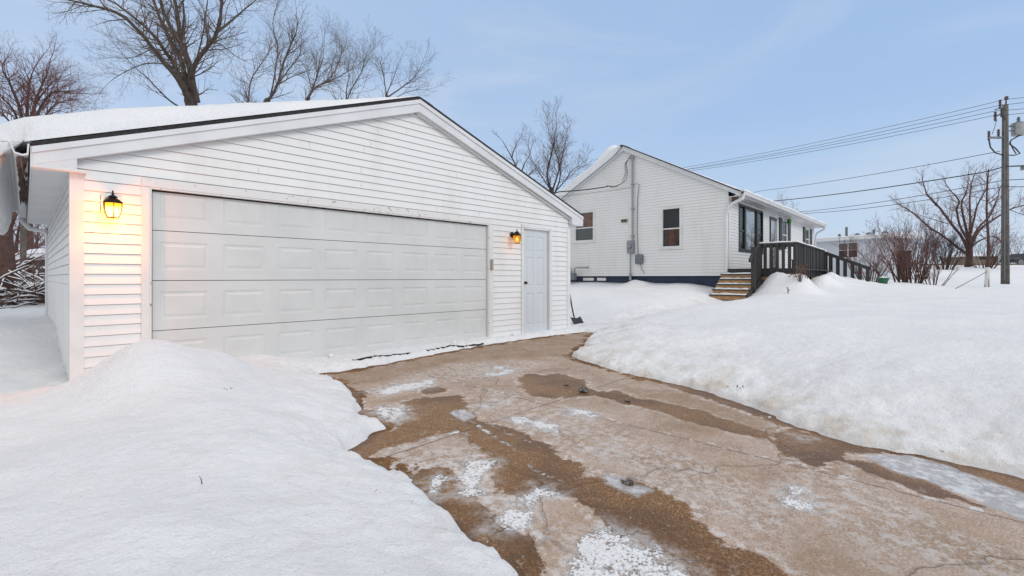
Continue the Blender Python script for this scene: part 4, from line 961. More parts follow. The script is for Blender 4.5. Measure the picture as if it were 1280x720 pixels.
    # leader carries on
CF = dict(seg=(5, 4, 3, 3, 2), wob=.16, up=.05, depth=3, n=(8, 6, 4), ang=42, ratio=.62)
def limb_tree(name, label, cat, T, base_px, limbs, cfg, mt='bark', mw='bark_twig', group=None, dens=6, tl=1.6, jit=.5, ground=None, flare=1.25, rs=1):
    """limbs: ([(px,py),...], r0, r1) drawn in the plane T metres away, given real depth"""
    b0 = at(*base_px, T)
    if ground is not None: b0.z = ground
    root = empty(name, b0, label, cat, group); off = -b0
    tr = MB(); tw = MB()
    for li, (pl, r0, r1) in enumerate(limbs):
        r0 *= rs; r1 *= rs
        dep = R.uniform(-1, 1) * jit; pts = []
        n = len(pl)
        for i, (x, y) in enumerate(pl):
            pts.append(at(x, y, T + (dep * (i / max(n - 1, 1)) * T * .12 if li else 0)) + off)
        if li == 0 and ground is not None: pts[0] = Vector((pts[0].x, pts[0].y, -.15))
        # smooth
        P2 = []
        for i in range(n - 1):
            for k in range(4):
                t = k / 4; p0 = pts[max(i - 1, 0)]; p1 = pts[i]; p2 = pts[i + 1]; p3 = pts[min(i + 2, n - 1)]
                P2.append(.5 * ((2 * p1) + (p2 - p0) * t + (2 * p0 - 5 * p1 + 4 * p2 - p3) * t * t + (3 * p1 - p0 - 3 * p2 + p3) * t ** 3) + rvec() * r0 * .12 * (1 if 0 < i + k else 0))
        P2.append(pts[-1]); m_ = len(P2)
        rads = [r0 + (r1 - r0) * (i / (m_ - 1)) ** .8 for i in range(m_)]
        if li == 0: rads[0] *= flare
        tr.tube(P2, rads, 8 if r0 > .05 else 5)
        ln = sum((P2[i + 1] - P2[i]).length for i in range(m_ - 1)); cnt = max(2, int(ln * dens)) if li else int(dens * .5)
        for k in range(cnt):
            t = (.2 + .8 * R.random()) if li else (.75 + .25 * R.random()); q = t * (m_ - 1); i = min(int(q), m_ - 2); pos = P2[i].lerp(P2[i + 1], q - i)
            bd = (P2[i + 1] - P2[i]).normalized(); sd = Matrix.Rotation(R.uniform(0, 6.28), 3, bd) @ bd.orthogonal().normalized(); a = radians(R.uniform(25, 60))
            nd = (bd * cos(a) + sd * sin(a) + Vector((0, 0, cfg['up'] * 2))).normalized()
            shoot(tw, pos, nd, tl * R.uniform(.45, 1.15) * (1 - .35 * t), max(min(rads[i] * .45, .03), .006), 1, cfg)
        if li: shoot(tw, P2[-1], (P2[-1] - P2[-2]).normalized(), tl * .9, r1, 0, cfg)
    tr.build('trunk', mt, root, smooth=True); tw.build('crown', mw, root); return root
def wild_tree(name, label, cat, base, h, cfg, mt='bark', mw='bark_twig', group=None, stems=1, lean=.1, r=.12, split=.3, nl=8):
    root = empty(name, base, label, cat, group); tr = MB(); tw = MB()
    for s in range(stems):
        d = Vector((R.uniform(-lean, lean), R.uniform(-lean, lean), 1)).normalized(); p = Vector((R.uniform(-.1, .1), R.uniform(-.1, .1), -.1)) * (1 if stems > 1 else 0) + Vector((0, 0, -.1)); pts = [p.copy()]; n = 8
        for i in range(n): d = (d + rvec() * .07).normalized(); p = p + d * h * .75 / n; pts.append(p.copy())
        rs = [r * (1.2 - 1.05 * i / n) for i in range(n + 1)]; tr.tube(pts, rs, 7)
        for k in range(nl):
            t = split + (1 - split) * (k + R.random()) / nl; q = t * n; i = min(int(q), n - 1); pos = pts[i].lerp(pts[i + 1], q - i); sd = Matrix.Rotation(R.uniform(0, 6.28), 3, d) @ d.orthogonal().normalized(); a = radians(R.uniform(30, 60))
            shoot(tw, pos, (d * cos(a) + sd * sin(a)).normalized(), h * .42 * (1.15 - .6 * t), rs[i] * .5, 0, cfg)
        shoot(tw, pts[-1], d, h * .3, rs[-1], 0, cfg)
    tr.build('trunk', mt, root, smooth=True); tw.build('crown', mw, root); return root

# big tree over the garage roof
BT = [([(232, 345), (234, 240), (238, 165), (239, 132), (238, 118)], 0.244, 0.192),
      ([(239, 130), (232, 116), (222, 98), (200, 72), (176, 42), (150, 18), (118, 8), (85, 0)], 0.126, 0.022),
      ([(238, 122), (228, 100), (212, 72), (190, 42), (165, 20), (140, 2), (110, -10)], 0.104, 0.022),
      ([(238, 120), (232, 96), (224, 70), (210, 44), (196, 12), (185, -20)], 0.111, 0.037),
      ([(239, 112), (238, 90), (228, 60), (216, 38), (203, 10), (195, -25)], 0.111, 0.037),
      ([(242, 118), (238, 84), (226, 50), (222, 20), (212, -30)], 0.118, 0.044),
      ([(243, 112), (241, 92), (248, 66), (254, 40), (258, 10), (262, -20)], 0.044, 0.015),
      ([(246, 128), (240, 100), (240, 94), (246, 76), (262, 56), (273, 36), (278, 0), (284, -25)], 0.118, 0.037),
      ([(271, 40), (282, 32), (296, 20), (310, 8), (325, -4)], 0.059, 0.015),
      ([(262, 56), (273, 54), (284, 62), (298, 72), (306, 76)], 0.026, 0.007),
      ([(236, 112), (222, 90), (205, 80), (180, 80), (156, 90), (140, 100)], 0.037, 0.009),
      ([(230, 76), (214, 66), (190, 62), (165, 72), (135, 72)], 0.033, 0.009),
      ([(223, 133), (210, 124), (196, 110), (184, 97), (175, 90)], 0.033, 0.015),
      ([(228, 84), (226, 60), (230, 26), (229, 4)], 0.052, 0.022)]
limb_tree('tree', 'large bare spreading tree rising behind the left slope of the garage roof', 'tree', 17, (236, 345), BT, dict(CF, n=(5, 5, 3), up=.03, wob=.20, ang=38), dens=4.5, tl=1.7, jit=1.2, ground=.5)
# its upper crown goes on above the picture
MT = [([(330, 345), (330, 200), (331, 134), (336, 124)], .2, .14), ([(336, 124), (346, 108), (354, 80), (364, 55), (370, 42)], .10, .03), ([(346, 108), (360, 88), (374, 70), (376, 56)], .05, .02), ([(344, 108), (365, 96), (386, 88)], .05, .015), ([(338, 122), (344, 90), (347, 60), (341, 30), (347, 5)], .06, .015), ([(310, 128), (314, 100), (328, 78), (340, 60)], .06, .02), ([(310, 150), (310, 128)], .08, .06)]
limb_tree('tree', 'bare grey tree with upright forks behind the middle of the garage roof', 'tree', 22, (330, 345), MT, dict(CF, n=(6, 5, 3), up=.10, wob=.14), dens=6, tl=1.9, jit=1.2, ground=.5, mt='bark_grey', rs=.72)
MT = [([(392, 345), (390, 200), (384, 124)], .2, .14), ([(384, 124), (396, 108), (420, 98), (446, 82)], .10, .02), ([(384, 124), (392, 108), (398, 90), (404, 72)], .07, .02), ([(400, 106), (418, 90), (428, 60), (422, 48)], .05, .015), ([(432, 130), (440, 110), (452, 90), (455, 75)], .06, .015), ([(432, 150), (432, 130)], .07, .06)]
limb_tree('tree', 'bare rounded tree low behind the garage roof left of its peak', 'tree', 25, (392, 345), MT, dict(CF, n=(6, 5, 4), up=.10, wob=.13), dens=6.5, tl=2.1, jit=1.2, ground=.5, mt='bark_grey', rs=.72)
MT = [([(486, 345), (486, 200), (483, 118)], .16, .10), ([(483, 118), (490, 102), (496, 86)], .05, .015), ([(484, 122), (504, 108), (518, 96), (526, 84)], .06, .015), ([(483, 120), (480, 98), (476, 80)], .05, .015), ([(488, 126), (512, 114), (535, 112)], .04, .01)]
limb_tree('tree', 'small bare twiggy tree just left of the garage roof peak', 'tree', 26, (486, 345), MT, dict(CF, n=(5, 4, 3), up=.10, wob=.14), dens=5.5, tl=1.7, jit=1.2, ground=.5, mt='bark_grey', rs=.72)
# left edge
MT = [([(34, 345), (34, 240), (35, 200), (34, 178)], .26, .2), ([(34, 182), (26, 140), (14, 108), (4, 90)], .11, .03), ([(34, 182), (34, 140), (36, 112), (40, 92)], .10, .03), ([(36, 182), (48, 140), (66, 116), (88, 116)], .10, .03), ([(34, 182), (44, 130), (52, 108), (58, 94)], .09, .03), ([(30, 182), (18, 140), (-4, 116)], .09, .02), ([(38, 182), (56, 146), (74, 128), (96, 124)], .08, .02), ([(36, 182), (40, 140), (62, 106), (74, 98)], .08, .02), ([(32, 182), (10, 150), (-12, 130)], .08, .02)]
limb_tree('tree', 'reddish bare tree with a broad crown behind the left end of the garage roof', 'tree', 26, (34, 345), MT, dict(CF, n=(7, 5, 4), up=.04, wob=.2), 'bark_red', 'bark_red_twig', dens=5.5, tl=2.3, jit=1.2, ground=.8)
wild_tree('tree', 'faint distant bare tree peeping over the roof snow at the far left', 'tree', at(118, 335, 48), 17, dict(CF, n=(7, 5, 3)), 'bark_red', 'bark_red_twig', r=.2, nl=10)
# tree between garage and house
MT = [([(690, 345), (690, 250), (688, 235)], .16, .12), ([(688, 238), (684, 215), (690, 190), (694, 170)], .08, .02), ([(690, 240), (698, 215), (704, 190), (708, 172)], .07, .02), ([(690, 244), (706, 226), (716, 212), (724, 208)], .05, .015), ([(690, 240), (678, 222), (668, 205)], .05, .015), ([(694, 240), (700, 222), (698, 200), (690, 180)], .06, .02)]
limb_tree('tree', 'dense bare tree between the garage and the house with a few brown leaves', 'tree', 22, (690, 345), MT, dict(CF, n=(7, 6, 4), up=.10, wob=.13, ang=36), dens=6.5, tl=1.5, jit=1, ground=.9, mt='bark', mw='bark_twig', rs=.72)
MT = [([(652, 345), (652, 250), (650, 222)], .12, .08), ([(650, 222), (644, 206), (636, 190), (628, 176)], .05, .015), ([(650, 222), (655, 206), (662, 194)], .04, .012), ([(652, 226), (664, 216), (674, 206)], .04, .012), ([(640, 196), (644, 184), (650, 172)], .03, .01)]
limb_tree('tree', 'thin open bare tree over the right slope of the garage roof', 'tree', 23, (652, 345), MT, dict(CF, n=(4, 4, 3), up=.08), dens=3.0, tl=1.0, jit=1, ground=.9)
lv_ = MB()
for k in range(170):
    q = at(R.gauss(690, 16), R.gauss(222, 12), 22 + R.uniform(-1.3, 1.3)); s_ = .045; a = rvec() * s_; c_ = rvec() * s_; lv_.quad(q, q + a, q + a + c_, q + c_)
tag(lv_.build('dead_leaves', 'leaf_brown'), 'brown withered leaves clinging to the dense tree between garage and house', 'leaves', None, 'stuff')
wild_tree('tree', 'bare treetop showing over the house eave above the front window', 'tree', at(984, 330, 46), 6.6, dict(CF, n=(8, 6, 4), up=.1), 'bark_grey', 'bark_grey', r=.18, nl=12)
# big pollarded tree on the right
BR = [([(1211, 333), (1212, 315), (1211, 300), (1210, 290)], 0.375, 0.275),
      ([(1209, 318), (1198, 310), (1180, 296), (1160, 283), (1148, 272), (1138, 264)], 0.170, 0.075),
      ([(1209, 310), (1202, 296), (1188, 278), (1176, 262), (1165, 250), (1158, 242)], 0.180, 0.085),
      ([(1210, 300), (1200, 282), (1196, 262), (1199, 252), (1193, 243)], 0.150, 0.070),
      ([(1210, 296), (1204, 270), (1202, 254), (1208, 240)], 0.150, 0.070), ([(1212, 296), (1213, 272), (1212, 250), (1214, 232)], 0.160, 0.070),
      ([(1212, 296), (1218, 272), (1222, 256), (1232, 238)], 0.140, 0.060), ([(1213, 304), (1222, 286), (1238, 268), (1246, 250)], 0.150, 0.065),
      ([(1212, 312), (1224, 288), (1240, 276), (1262, 262), (1282, 256)], 0.160, 0.070), ([(1213, 310), (1226, 300), (1244, 296), (1252, 304)], 0.110, 0.040),
      ([(1186, 280), (1166, 274), (1146, 268)], 0.060, 0.030), ([(1262, 262), (1278, 268), (1290, 266)], 0.050, 0.025)]
limb_tree('tree', 'large pollarded bare tree with thick cut limbs beyond the snowy lawn', 'tree', 48, (1211, 333), BR, dict(CF, n=(5, 5, 3), up=.12, wob=.2, fat=2.0), 'bark_red', 'bark_red_twig', dens=1.8, tl=2.8, jit=.9, rs=.8)
# shrubs by the lawn edge
def shrub(px, py, T, h, stems, spread, label, name='shrub', cat='shrub', group='bare shrubs beyond the lawn', mt='bark_red', mw='bark_red_twig', n=(5, 4, 2), lean=0):
    b0 = at(px, py, T); b0.z = gz(b0.x, b0.y) - .03; root = empty(name, b0, label, cat, group); tr = MB(); tw = MB(); cf = dict(CF, n=n, up=.10, wob=.16, ang=30, ratio=.55, depth=3, fat=1.6)
    for s in range(stems):
        a = R.uniform(0, 6.28); r_ = R.random() ** .6 * spread; d = Vector((cos(a) * r_ + lean * RX, sin(a) * r_ + lean * RY, 1)).normalized(); p = Vector((cos(a) * .25 * r_ * h, sin(a) * .25 * r_ * h, -.05)); pts = [p.copy()]
        hl = h * R.uniform(.55, .95)
        for i in range(5): d = (d + rvec() * .09 + Vector((0, 0, .03))).normalized(); p = p + d * hl * .6 / 5; pts.append(p.copy())
        rs = [.025 * (1 - .6 * i / 5) * h / 2.5 for i in range(6)]; tr.tube(pts, rs, 5)
        shoot(tw, pts[-1], d, hl * .5, rs[-1], 0, cf)
        for k in range(3): i = R.randint(2, 5); shoot(tw, pts[i], (d + rvec() * .55).normalized(), hl * .4, rs[i] * .6, 1, cf)
    tr.build('stems', mt, root, smooth=True); tw.build('twigs', mw, root); return root
shrub(1138, 354, 24, 3.6, 20, .55, 'tallest dense bare shrub in front of the white bungalow', n=(6, 4, 3), lean=-.15)
shrub(1118, 352, 25, 3.1, 12, .65, 'bare shrub leaning left across the bungalow wall', n=(6, 4, 3), lean=-.35)
shrub(1086, 353, 22, 2.3, 20, .7, 'low bare shrub next to the end of the far deck stair')
shrub(1166, 356, 22, 1.9, 14, .7, 'small fanned bare shrub, the one nearest the open lawn', n=(4, 3, 2))
shrub(1150, 340, 34, 3.6, 16, .45, 'dark purplish bush behind the tall shrubs', mt='dark_evergreen', mw='dark_evergreen', n=(8, 6, 3))
shrub(1180, 332, 44, 4.2, 26, .55, 'dark purplish thicket left of the pollarded tree', mt='dark_evergreen', mw='dark_evergreen', n=(8, 6, 4))
shrub(1232, 331, 46, 3.8, 22, .7, 'low dark thicket behind the young staked tree', mt='bark_red', mw='bark_red', n=(7, 5, 3))
shrub(1269, 328, 70, 5.2, 12, .5, 'tiny distant bare bush right of the utility pole', mt='bark_red', mw='bark_red_twig', n=(5, 4, 2))
# oakleaf-like dry leaves in front of the deck
lp_ = at(1000, 357, 13.2); lp_.z = gz(lp_.x, lp_.y)
dl = empty('dry_plant', lp_, 'small dead plant with curled brown leaves in the snow before the deck', 'plant')
a_ = MB(); c_ = MB()
for k in range(16):
    a = R.uniform(0, 6.28); tp = Vector((cos(a) * .30 * R.random() + .04, sin(a) * .30 * R.random(), .15 + .30 * R.random())); a_.tube([Vector((0, 0, -.08)), tp * .5 + Vector((0, 0, .05)), tp], .005, 3)
    for j in range(6):
        q = tp + Vector((R.uniform(-.06, .06), R.uniform(-.06, .06), R.uniform(-.09, .04))); u = rvec() * .045; v = rvec() * .03; c_.quad(q, q + u, q + u + v, q + v)
a_.build('stems', 'bark_twig', dl); c_.build('leaves', 'leaf_brown', dl)
lp_ = at(985, 366, 12.8); lp_.z = gz(lp_.x, lp_.y)
dl = empty('dry_plant', lp_, 'short dark dead stalk standing in the snow left of the dead leafy plant', 'plant'); MB().tube([Vector((0, 0, -.05)), Vector((.01, 0, .1)), Vector((0, .02, .17))], .012, 5).build('stems', 'bark', dl)
c_ = MB()
for j in range(5):
    q = Vector((0, 0, .1)) + rvec() * .03; u = rvec() * .03; v = rvec() * .02; c_.quad(q, q + u, q + u + v, q + v)
c_.build('leaves', 'leaf_brown', dl)
# young staked tree with guy wire
T_ = 21; b0 = at(1234.5, 358, T_); b0.z = gz(b0.x, b0.y)
yt = empty('young_tree', b0, 'thin young bare tree with a wrapped base beside the utility pole', 'tree')
t_ = MB(); w_ = MB(); H0 = 5.2
P_ = [Vector((.03 * sin(k * 1.3), .03 * cos(k), H0 * k / 9)) for k in range(10)]; t_.tube(P_, [.075 - .006 * k for k in range(10)], 7)
for k in range(22):
    z = 1.2 + 4.0 * R.random(); a = R.uniform(0, 6.28); shoot(w_, Vector((0, 0, z)), Vector((cos(a), sin(a), .6)).normalized(), 1.5 - .15 * z, .018, 1, dict(CF, n=(4, 3, 2), up=.08, fat=1.4))
t_.build('trunk', 'bark_red', yt, smooth=True); w_.build('crown', 'bark_red_twig', yt)
MB().lathe([(.10, -.1), (.085, .85), (.06, .87)], n=8).build('trunk_wrap', 'white_trim', yt)
MB().tube([Vector((.12, .05, -.1)), Vector((.04, .0, 1.2))], .012, 4).tube([Vector((-.1, -.05, -.1)), Vector((-.03, .0, 1.1))], .012, 4).build('stake', 'blackish', yt)
ge = at(1193, 363, 17.0); ge.z = gz(ge.x, ge.y) - .02; gw = MB().tube([ge, at(1234, 339.5, T_)], .014, 4); tag(gw.build('guy_wire', 'wire_black'), 'thin dark guy wire slanting from the young tree to the snow', 'wire')
# left side: broken trunk, pole, brush
b0 = at(8, 352, 12); b0.z = gz(b0.x, b0.y)
bt = empty('broken_tree', b0, 'thick dark broken tree trunk with a cut limb at the left edge', 'tree')
topz = at(8, 250, 12).z - b0.z
t_ = MB(); t_.tube([Vector((0, 0, -.1)), Vector((.02, 0, .8)), Vector((-.02, .02, 1.6)), Vector((-.03, .0, topz - .25)), Vector((-.08, 0, topz))], [.21, .17, .155, .15, .11], 10)
t_.tube([Vector((.0, 0, topz - .75)), Vector((.10, -.06, topz - .45)), Vector((.20, -.12, topz - .2))], [.10, .075, .06], 8); t_.build('trunk', 'bark_red', bt, smooth=True)
w_ = MB()
for k in range(7): shoot(w_, Vector((0, 0, .5 + topz * .12 * k)), Vector((R.uniform(.2, 1), R.uniform(-.6, .4), R.uniform(-.2, .6))).normalized(), 1.3, .018, 1, dict(CF, n=(4, 4, 2)))
w_.build('twigs', 'bark_red_twig', bt)
b0 = at(29, 348, 18); b0.z = gz(b0.x, b0.y) - .05
wp = empty('wooden_post', b0, 'pale grey wooden pole behind the garage gutter at the left edge', 'pole')
MB().tube([Vector((0, 0, 0)), Vector((0, 0, 6.5))], [.10, .085], 10).build('shaft', 'pole_wood', wp, smooth=True)
def brush(px, py, T, wdt, h, n_, label):
    b0 = at(px, py, T); b0.z = gz(b0.x, b0.y); root = empty('snowy_brush', b0, label, 'shrub', 'snow laden brush behind the garage corner'); a = MB(); s = MB()
    for k in range(n_):
        u = R.uniform(-wdt, wdt); v = R.uniform(-wdt, wdt); p = Vector((u, v, 0)); an = R.uniform(0, 6.28); d = Vector((cos(an), sin(an), R.uniform(.3, 1.4))).normalized(); pts = [p.copy()]; l_ = h * R.uniform(.6, 1.4)
        for i in range(7): d = (d + rvec() * .15 + Vector((0, 0, -.13))).normalized(); p = p + d * l_ / 7; p.z = max(p.z, 0.02); pts.append(p.copy())
        r_ = R.uniform(.006, .018); a.tube(pts, r_, 4)
        if R.random() < .75: s.tube([q + Vector((0, 0, r_ + .012)) for q in pts[2:7]], [.004, .012, .017, .013, .004], 5)
        if R.random() < .5:
            c0 = pts[R.randint(2, 6)]; rr2 = R.uniform(.03, .09)
            s.lathe([(.2 * rr2, -.25 * rr2), (rr2, 0), (.85 * rr2, .4 * rr2), (.4 * rr2, .62 * rr2)], tuple(c0), 9, R.random())
    a.build('branches', 'bark_red', root, smooth=True); s.build('snow_load', 'roof_snow', root, smooth=True); return root
brush(20, 385, 11.5, .9, 1.5, 150, 'nearer tangle of brush loaded with snow at the left edge')
brush(46, 366, 15, 1.3, 1.6, 130, 'farther snow laden brush touching the garage wall in view')
brush(4, 372, 14, 1.2, 1.8, 110, 'snowy brush heap at the foot of the broken trunk')
wild_tree('tree', 'reddish bare tree seen through the gap under the garage eave', 'tree', at(44, 335, 38), 5.2, dict(CF, n=(8, 6, 4), fat=1.6), 'bark_red', 'bark_red_twig', r=.14, nl=12, split=.1)
wild_tree('tree', 'reddish bare tree just right of the broken trunk', 'tree', at(18, 338, 33), 5.6, dict(CF, n=(8, 6, 4), fat=1.6), 'bark_red', 'bark_red_twig', r=.14, nl=12, split=.1)
# neighbour's carport at far left
cpb = at(40, 347, 24); cpb.z = .6
cp = empty('shed', cpb, 'low brown neighbouring shed with snow on its roof, seen past the garage wall', 'shed', rz=radians(4))
MB().box(.55, 4, 0, 4, -.2, 1.45).build('wall', 'brown_wall', cp); MB().box(.0, .14, .1, .24, -.2, 1.45).box(.48, .56, -.02, .06, -.2, 1.45).build('post', 'brown_wall', cp)
MB().prism([(-.35, 1.45), (4.3, 2.15), (4.3, 2.3), (-.35, 1.60)], 'y', -.5, 4.4).build('roof', 'white_metal', cp); MB().prism([(-.40, 1.605), (4.3, 2.305), (4.3, 2.62), (-.25, 1.88), (-.42, 1.74)], 'y', -.45, 4.4).build('roof_snow', 'roof_snow', cp, bevel=.06)

# ------------------------------------------------------------------ neighbour bungalow on the right
a0 = at(1016, 337, 37.5); a1 = at(1110, 337, 33); a0.z = a1.z = 0; L_ = (a1 - a0).length; ang = math.atan2(a1.y - a0.y, a1.x - a0.x)
nh = empty('bungalow', (a0.x, a0.y, 0), 'low pale grey neighbouring bungalow beyond the deck', 'house', rz=ang)
bz0, bz1 = .6, 3.86; sy = 1
dn = 1
def nb_(a, b_, c_, d_, e_, f_): return MB().box(a, b_, min(dn * c_, dn * d_), max(dn * c_, dn * d_), e_, f_)
nb_(0, L_, 0, 3.2, bz0, bz1).build('wall', 'far_wall', nh)
rp = [(-.6, bz1), (3.8, bz1), (3.8, bz1 + .20), (1.6, bz1 + .30), (-.6, bz1 + .20)]
MB().prism([(dn * p_[0], p_[1]) for p_ in rp], 'x', -.5, L_ + .5).build('roof', 'white_metal', nh)
MB().prism([(dn * p_[0], p_[1]) for p_ in [(-.64, bz1 + .205), (1.6, bz1 + .307), (3.84, bz1 + .205), (3.8, bz1 + .28), (1.6, bz1 + .40), (-.62, bz1 + .28)]], 'x', -.5, L_ + .5).build('roof_snow', 'roof_snow', nh)
for s0 in (1.95, 2.62):
    fr = nb_(s0 - .05, s0 + .61, -.05, -.002, 2.52, 3.72).build('window', 'white_trim', nh)
    nb_(s0, s0 + .56, -.07, -.052, 2.60, 3.11).build('pane', 'room_dark', fr); nb_(s0, s0 + .56, -.07, -.052, 3.15, 3.64).build('pane', 'curtain_grey', fr)
for s0, hh_ in ((L_ * .26, .25), (L_ * .36, .75), (L_ * .72, .4)): nb_(s0, s0 + .13, 1.0, 1.13, bz1 + .2, bz1 + .35 + hh_).build('chimney_pipe', 'dull_grey', nh)
for s0 in (L_ * .45, L_ * .60, L_ * .80): MB().prism([(s0, bz1 + .3), (s0 + .45, bz1 + .3), (s0 + .33, bz1 + .58)], 'y', 1.0, 1.4).build('roof_vent', 'dull_grey', nh)
bs = at(1124, 334, 34); bn = empty('brown_shed', (bs.x, bs.y, .8), 'rusty brown garden shed behind the tall bare shrubs', 'shed', rz=ang)
MB().box(-.3, .45, -.6, .6, 0, 2.2).build('wall', 'brown_wall', bn); MB().prism([(-.7, 2.2), (.7, 2.2), (0, 2.5)], 'x', -.4, .55).build('roof', 'roof_snow', bn)

# ------------------------------------------------------------------ utility pole and wires
PT = 26.7; pb = at(1256.5, 356, PT); pb.z = gz(pb.x, pb.y) - .1
up = empty('utility_pole', pb, 'tall wooden utility pole with transformer and cutouts at the right edge', 'utility pole')
zt_ = at(1256.5, 131, PT).z - pb.z; V = Vector
rg_ = V((RX, RY, 0)); fd_ = V((FX, FY, 0))
MB().tube([V((0, 0, 0)), V((0, 0, zt_))], [.185, .13], 12).build('shaft', 'pole_wood', up, smooth=True)
def pz_(y): return at(1256.5, y, PT).z - pb.z
def pq(x, y, dpt=0): q = at(x, y, PT + dpt); return q - pb
MB().tube([pq(1257, 134), pq(1258, 122)], [.04, .03], 6).lathe([(.05, 0), (.11, .05), (.07, .12), (.10, .17), (.03, .22)], tuple(pq(1258, 125)), 8).build('top_insulator', 'porcelain', up)
MB().obox(pq(1236, 172), pq(1257, 172), .10, .10).build('cross_arm', 'dull_grey', up)
for a_, b_, q in ((pq(1244, 137, -.4), pq(1256, 133), .06), (pq(1242, 146, .4), pq(1256, 141), .06), (pq(1257, 158), pq(1268, 158), .08), (pq(1257, 163.5), pq(1268, 163.5), .06)): MB().obox(a_, b_, q, q).build('bracket', 'dull_grey', up)
for (x, y) in ((1250, 131), (1252, 141), (1244, 146), (1236, 170), (1248, 168)):
    c_ = pq(x, y, R.uniform(-.4, .4)); m_ = MB(); m_.tube([c_ + V((-.12, 0, .26)), c_ + V((.05, 0, -.24))], .05, 7)
    for k in range(4): q = c_ + V((-.12 + .04 * k, 0, .22 - .12 * k)); m_.lathe([(.04, -.03), (.09, 0), (.04, .03)], tuple(q), 8)
    m_.build('cutout', 'porcelain', up)
tf = MB(); c_ = pq(1273, 167); tf.lathe([(.27, 0), (.30, .03), (.30, .62), (.32, .64), (.32, .68), (.12, .76)], tuple(c_ + V((0, 0, -.1))), 16); tfo = tf.build('transformer', 'galvanised', up, smooth=False)
MB().lathe([(.05, 0), (.09, .05), (.05, .1), (.09, .15), (.05, .2), (.08, .25), (.02, .3)], tuple(c_ + V((-.1, 0, .62))), 8).build('bushing', 'dull_grey', tfo)
lo_ = MB()
lo_.tube([pq(1236, 174), pq(1238, 184), pq(1244, 191), pq(1254, 194), pq(1268, 194), pq(1275, 192), pq(1270, 186), pq(1262, 180), pq(1264, 175), pq(1273, 170), pq(1290, 166)], .035, 6)
lo_.tube([pq(1257, 150, -.2), pq(1253, 142, -.2), pq(1250, 132, -.2)], .02, 5).tube([pq(1246, 150), pq(1243, 160), pq(1240, 168)], .012, 4)
lo_.tube([pq(1262, 177), pq(1266, 186), pq(1270, 192)], .03, 5); lo_.build('loop_cable', 'wire_black', up, smooth=True)
MB().obox(pq(1256, 140, -.15), pq(1256, 350, -.17), .05, .03).build('riser_guard', 'dull_grey', up)
sl = MB(); sl.tube([pq(1258, 208), pq(1266, 207.5), pq(1276, 207)], .03, 6); sl.build('lamp_arm', 'dull_grey', up)
MB().box(-.3, .4, -.13, .13, -.08, .10).build('lamp_head', 'red_cloth' if False else 'dull_grey', up, loc=pq(1280, 209.5))
def wire(name, pts, r, label, group='overhead wires from the utility pole', mtl='wire_black', sag=.35):
    P2 = []
    for i in range(len(pts) - 1):
        a, b_ = pts[i], pts[i + 1]; n = 14
        for k in range(n): t = k / n; q = a.lerp(b_, t); q.z -= sag * 4 * t * (1 - t) * min(1, (b_ - a).length / 25); P2.append(q)
    P2.append(pts[-1]); o = MB().tube(P2, r, 5).build(name, mtl, None); tag(o, label, 'wire', group)
E_ = lambda x, y: at(x, y, 46)
wire('power_line', [at(1345, 106, 20), at(1258, 124, PT), E_(780, 221)], .013, 'topmost overhead power line running from the pole tip to behind the house')
wire('power_line', [at(1345, 113, 20), at(1252, 131, PT), E_(780, 223)], .013, 'second overhead power line from the top of the pole')
wire('power_line', [at(1345, 124, 20), at(1247, 138, PT), E_(780, 222.5)], .013, 'third overhead power line, ending at the pole cutouts')
wire('power_line', [at(1345, 129, 20), at(1244, 144, PT), E_(780, 224)], .013, 'lowest of the four close power lines near the pole top')
wire('service_cable', [at(1250, 189, PT), E_(955, 238), E_(890, 249)], .018, 'single thin wire below the pole loop, reaching the house eave', sag=.2)
wire('service_cable', [at(1345, 200, 20), at(1256, 208, PT), at(1225, 216, 29), E_(970, 251), E_(880, 262)], .035, 'thick dark twisted cable crossing the sky halfway up the pole', sag=.2)
wire('service_cable', [at(1345, 215, 20), at(1256, 225, PT), E_(1000, 265), E_(900, 279)], .020, 'upper of the two lowest communication cables', sag=.25)
wire('service_cable', [at(1345, 226, 20), at(1256, 233, PT), E_(1000, 267), E_(900, 277)], .020, 'lower of the two lowest communication cables', sag=.35)
wire('service_cable', [H(-.35, 4.25, 4.53), at(700, 239.5, 17), at(600, 262, 14)], .022, 'black service drop cable running from the house gable mast to the left', 'cables from the house gable')
wire('service_cable', [H(-.10, 3.4, 4.42), at(700, 245.5, 17), at(600, 262, 14)], .010, 'thin pale telephone line from the house gable to the left', 'cables from the house gable', 'phone_wire', sag=.1)

# far street, houses and vehicle on the horizon
def far_box(px, py, T, w_, h_, d_, label, name, cat, wm, col2='roof_snow'):
    b0 = at(px, py, T); o = empty(name, b0, label, cat); MB().box(-w_ / 2, w_ / 2, 0, d_, -1.5, h_).build('wall', wm, o); MB().prism([(-w_ / 2 - .4, h_), (w_ / 2 + .4, h_), (0, h_ + .28 * w_ * .5)], 'y', -.4, d_ + .4).build('roof', col2, o); o.rotation_euler = (0, 0, A - pi / 2)
    MB().box(-w_ / 4, w_ / 4 - .5, -.04, -.003, .8, 2.0).build('window', 'room_dark', o); return o
far_box(1232, 329, 110, 6, 1.6, 8, 'tiny distant tan house behind the young staked tree', 'far_house', 'house', 'tan_band')
rb = MB(); a = at(1165, 330.5, 62); c_ = at(1330, 329.5, 62); a.z = gz(a.x, a.y) + .05; c_.z = gz(c_.x, c_.y) + .05
rb.obox(a, c_, 3.0, .5); tag(rb.build('road_bank', 'tan_band'), 'bare brown roadside strip beyond the snowy field', None, None, 'structure')
cb_ = at(1280, 333, 56); car = empty('parked_car', (cb_.x, cb_.y, gz(cb_.x, cb_.y)), 'dark parked car cut off by the right edge on the far street', 'car', rz=A - pi / 2)
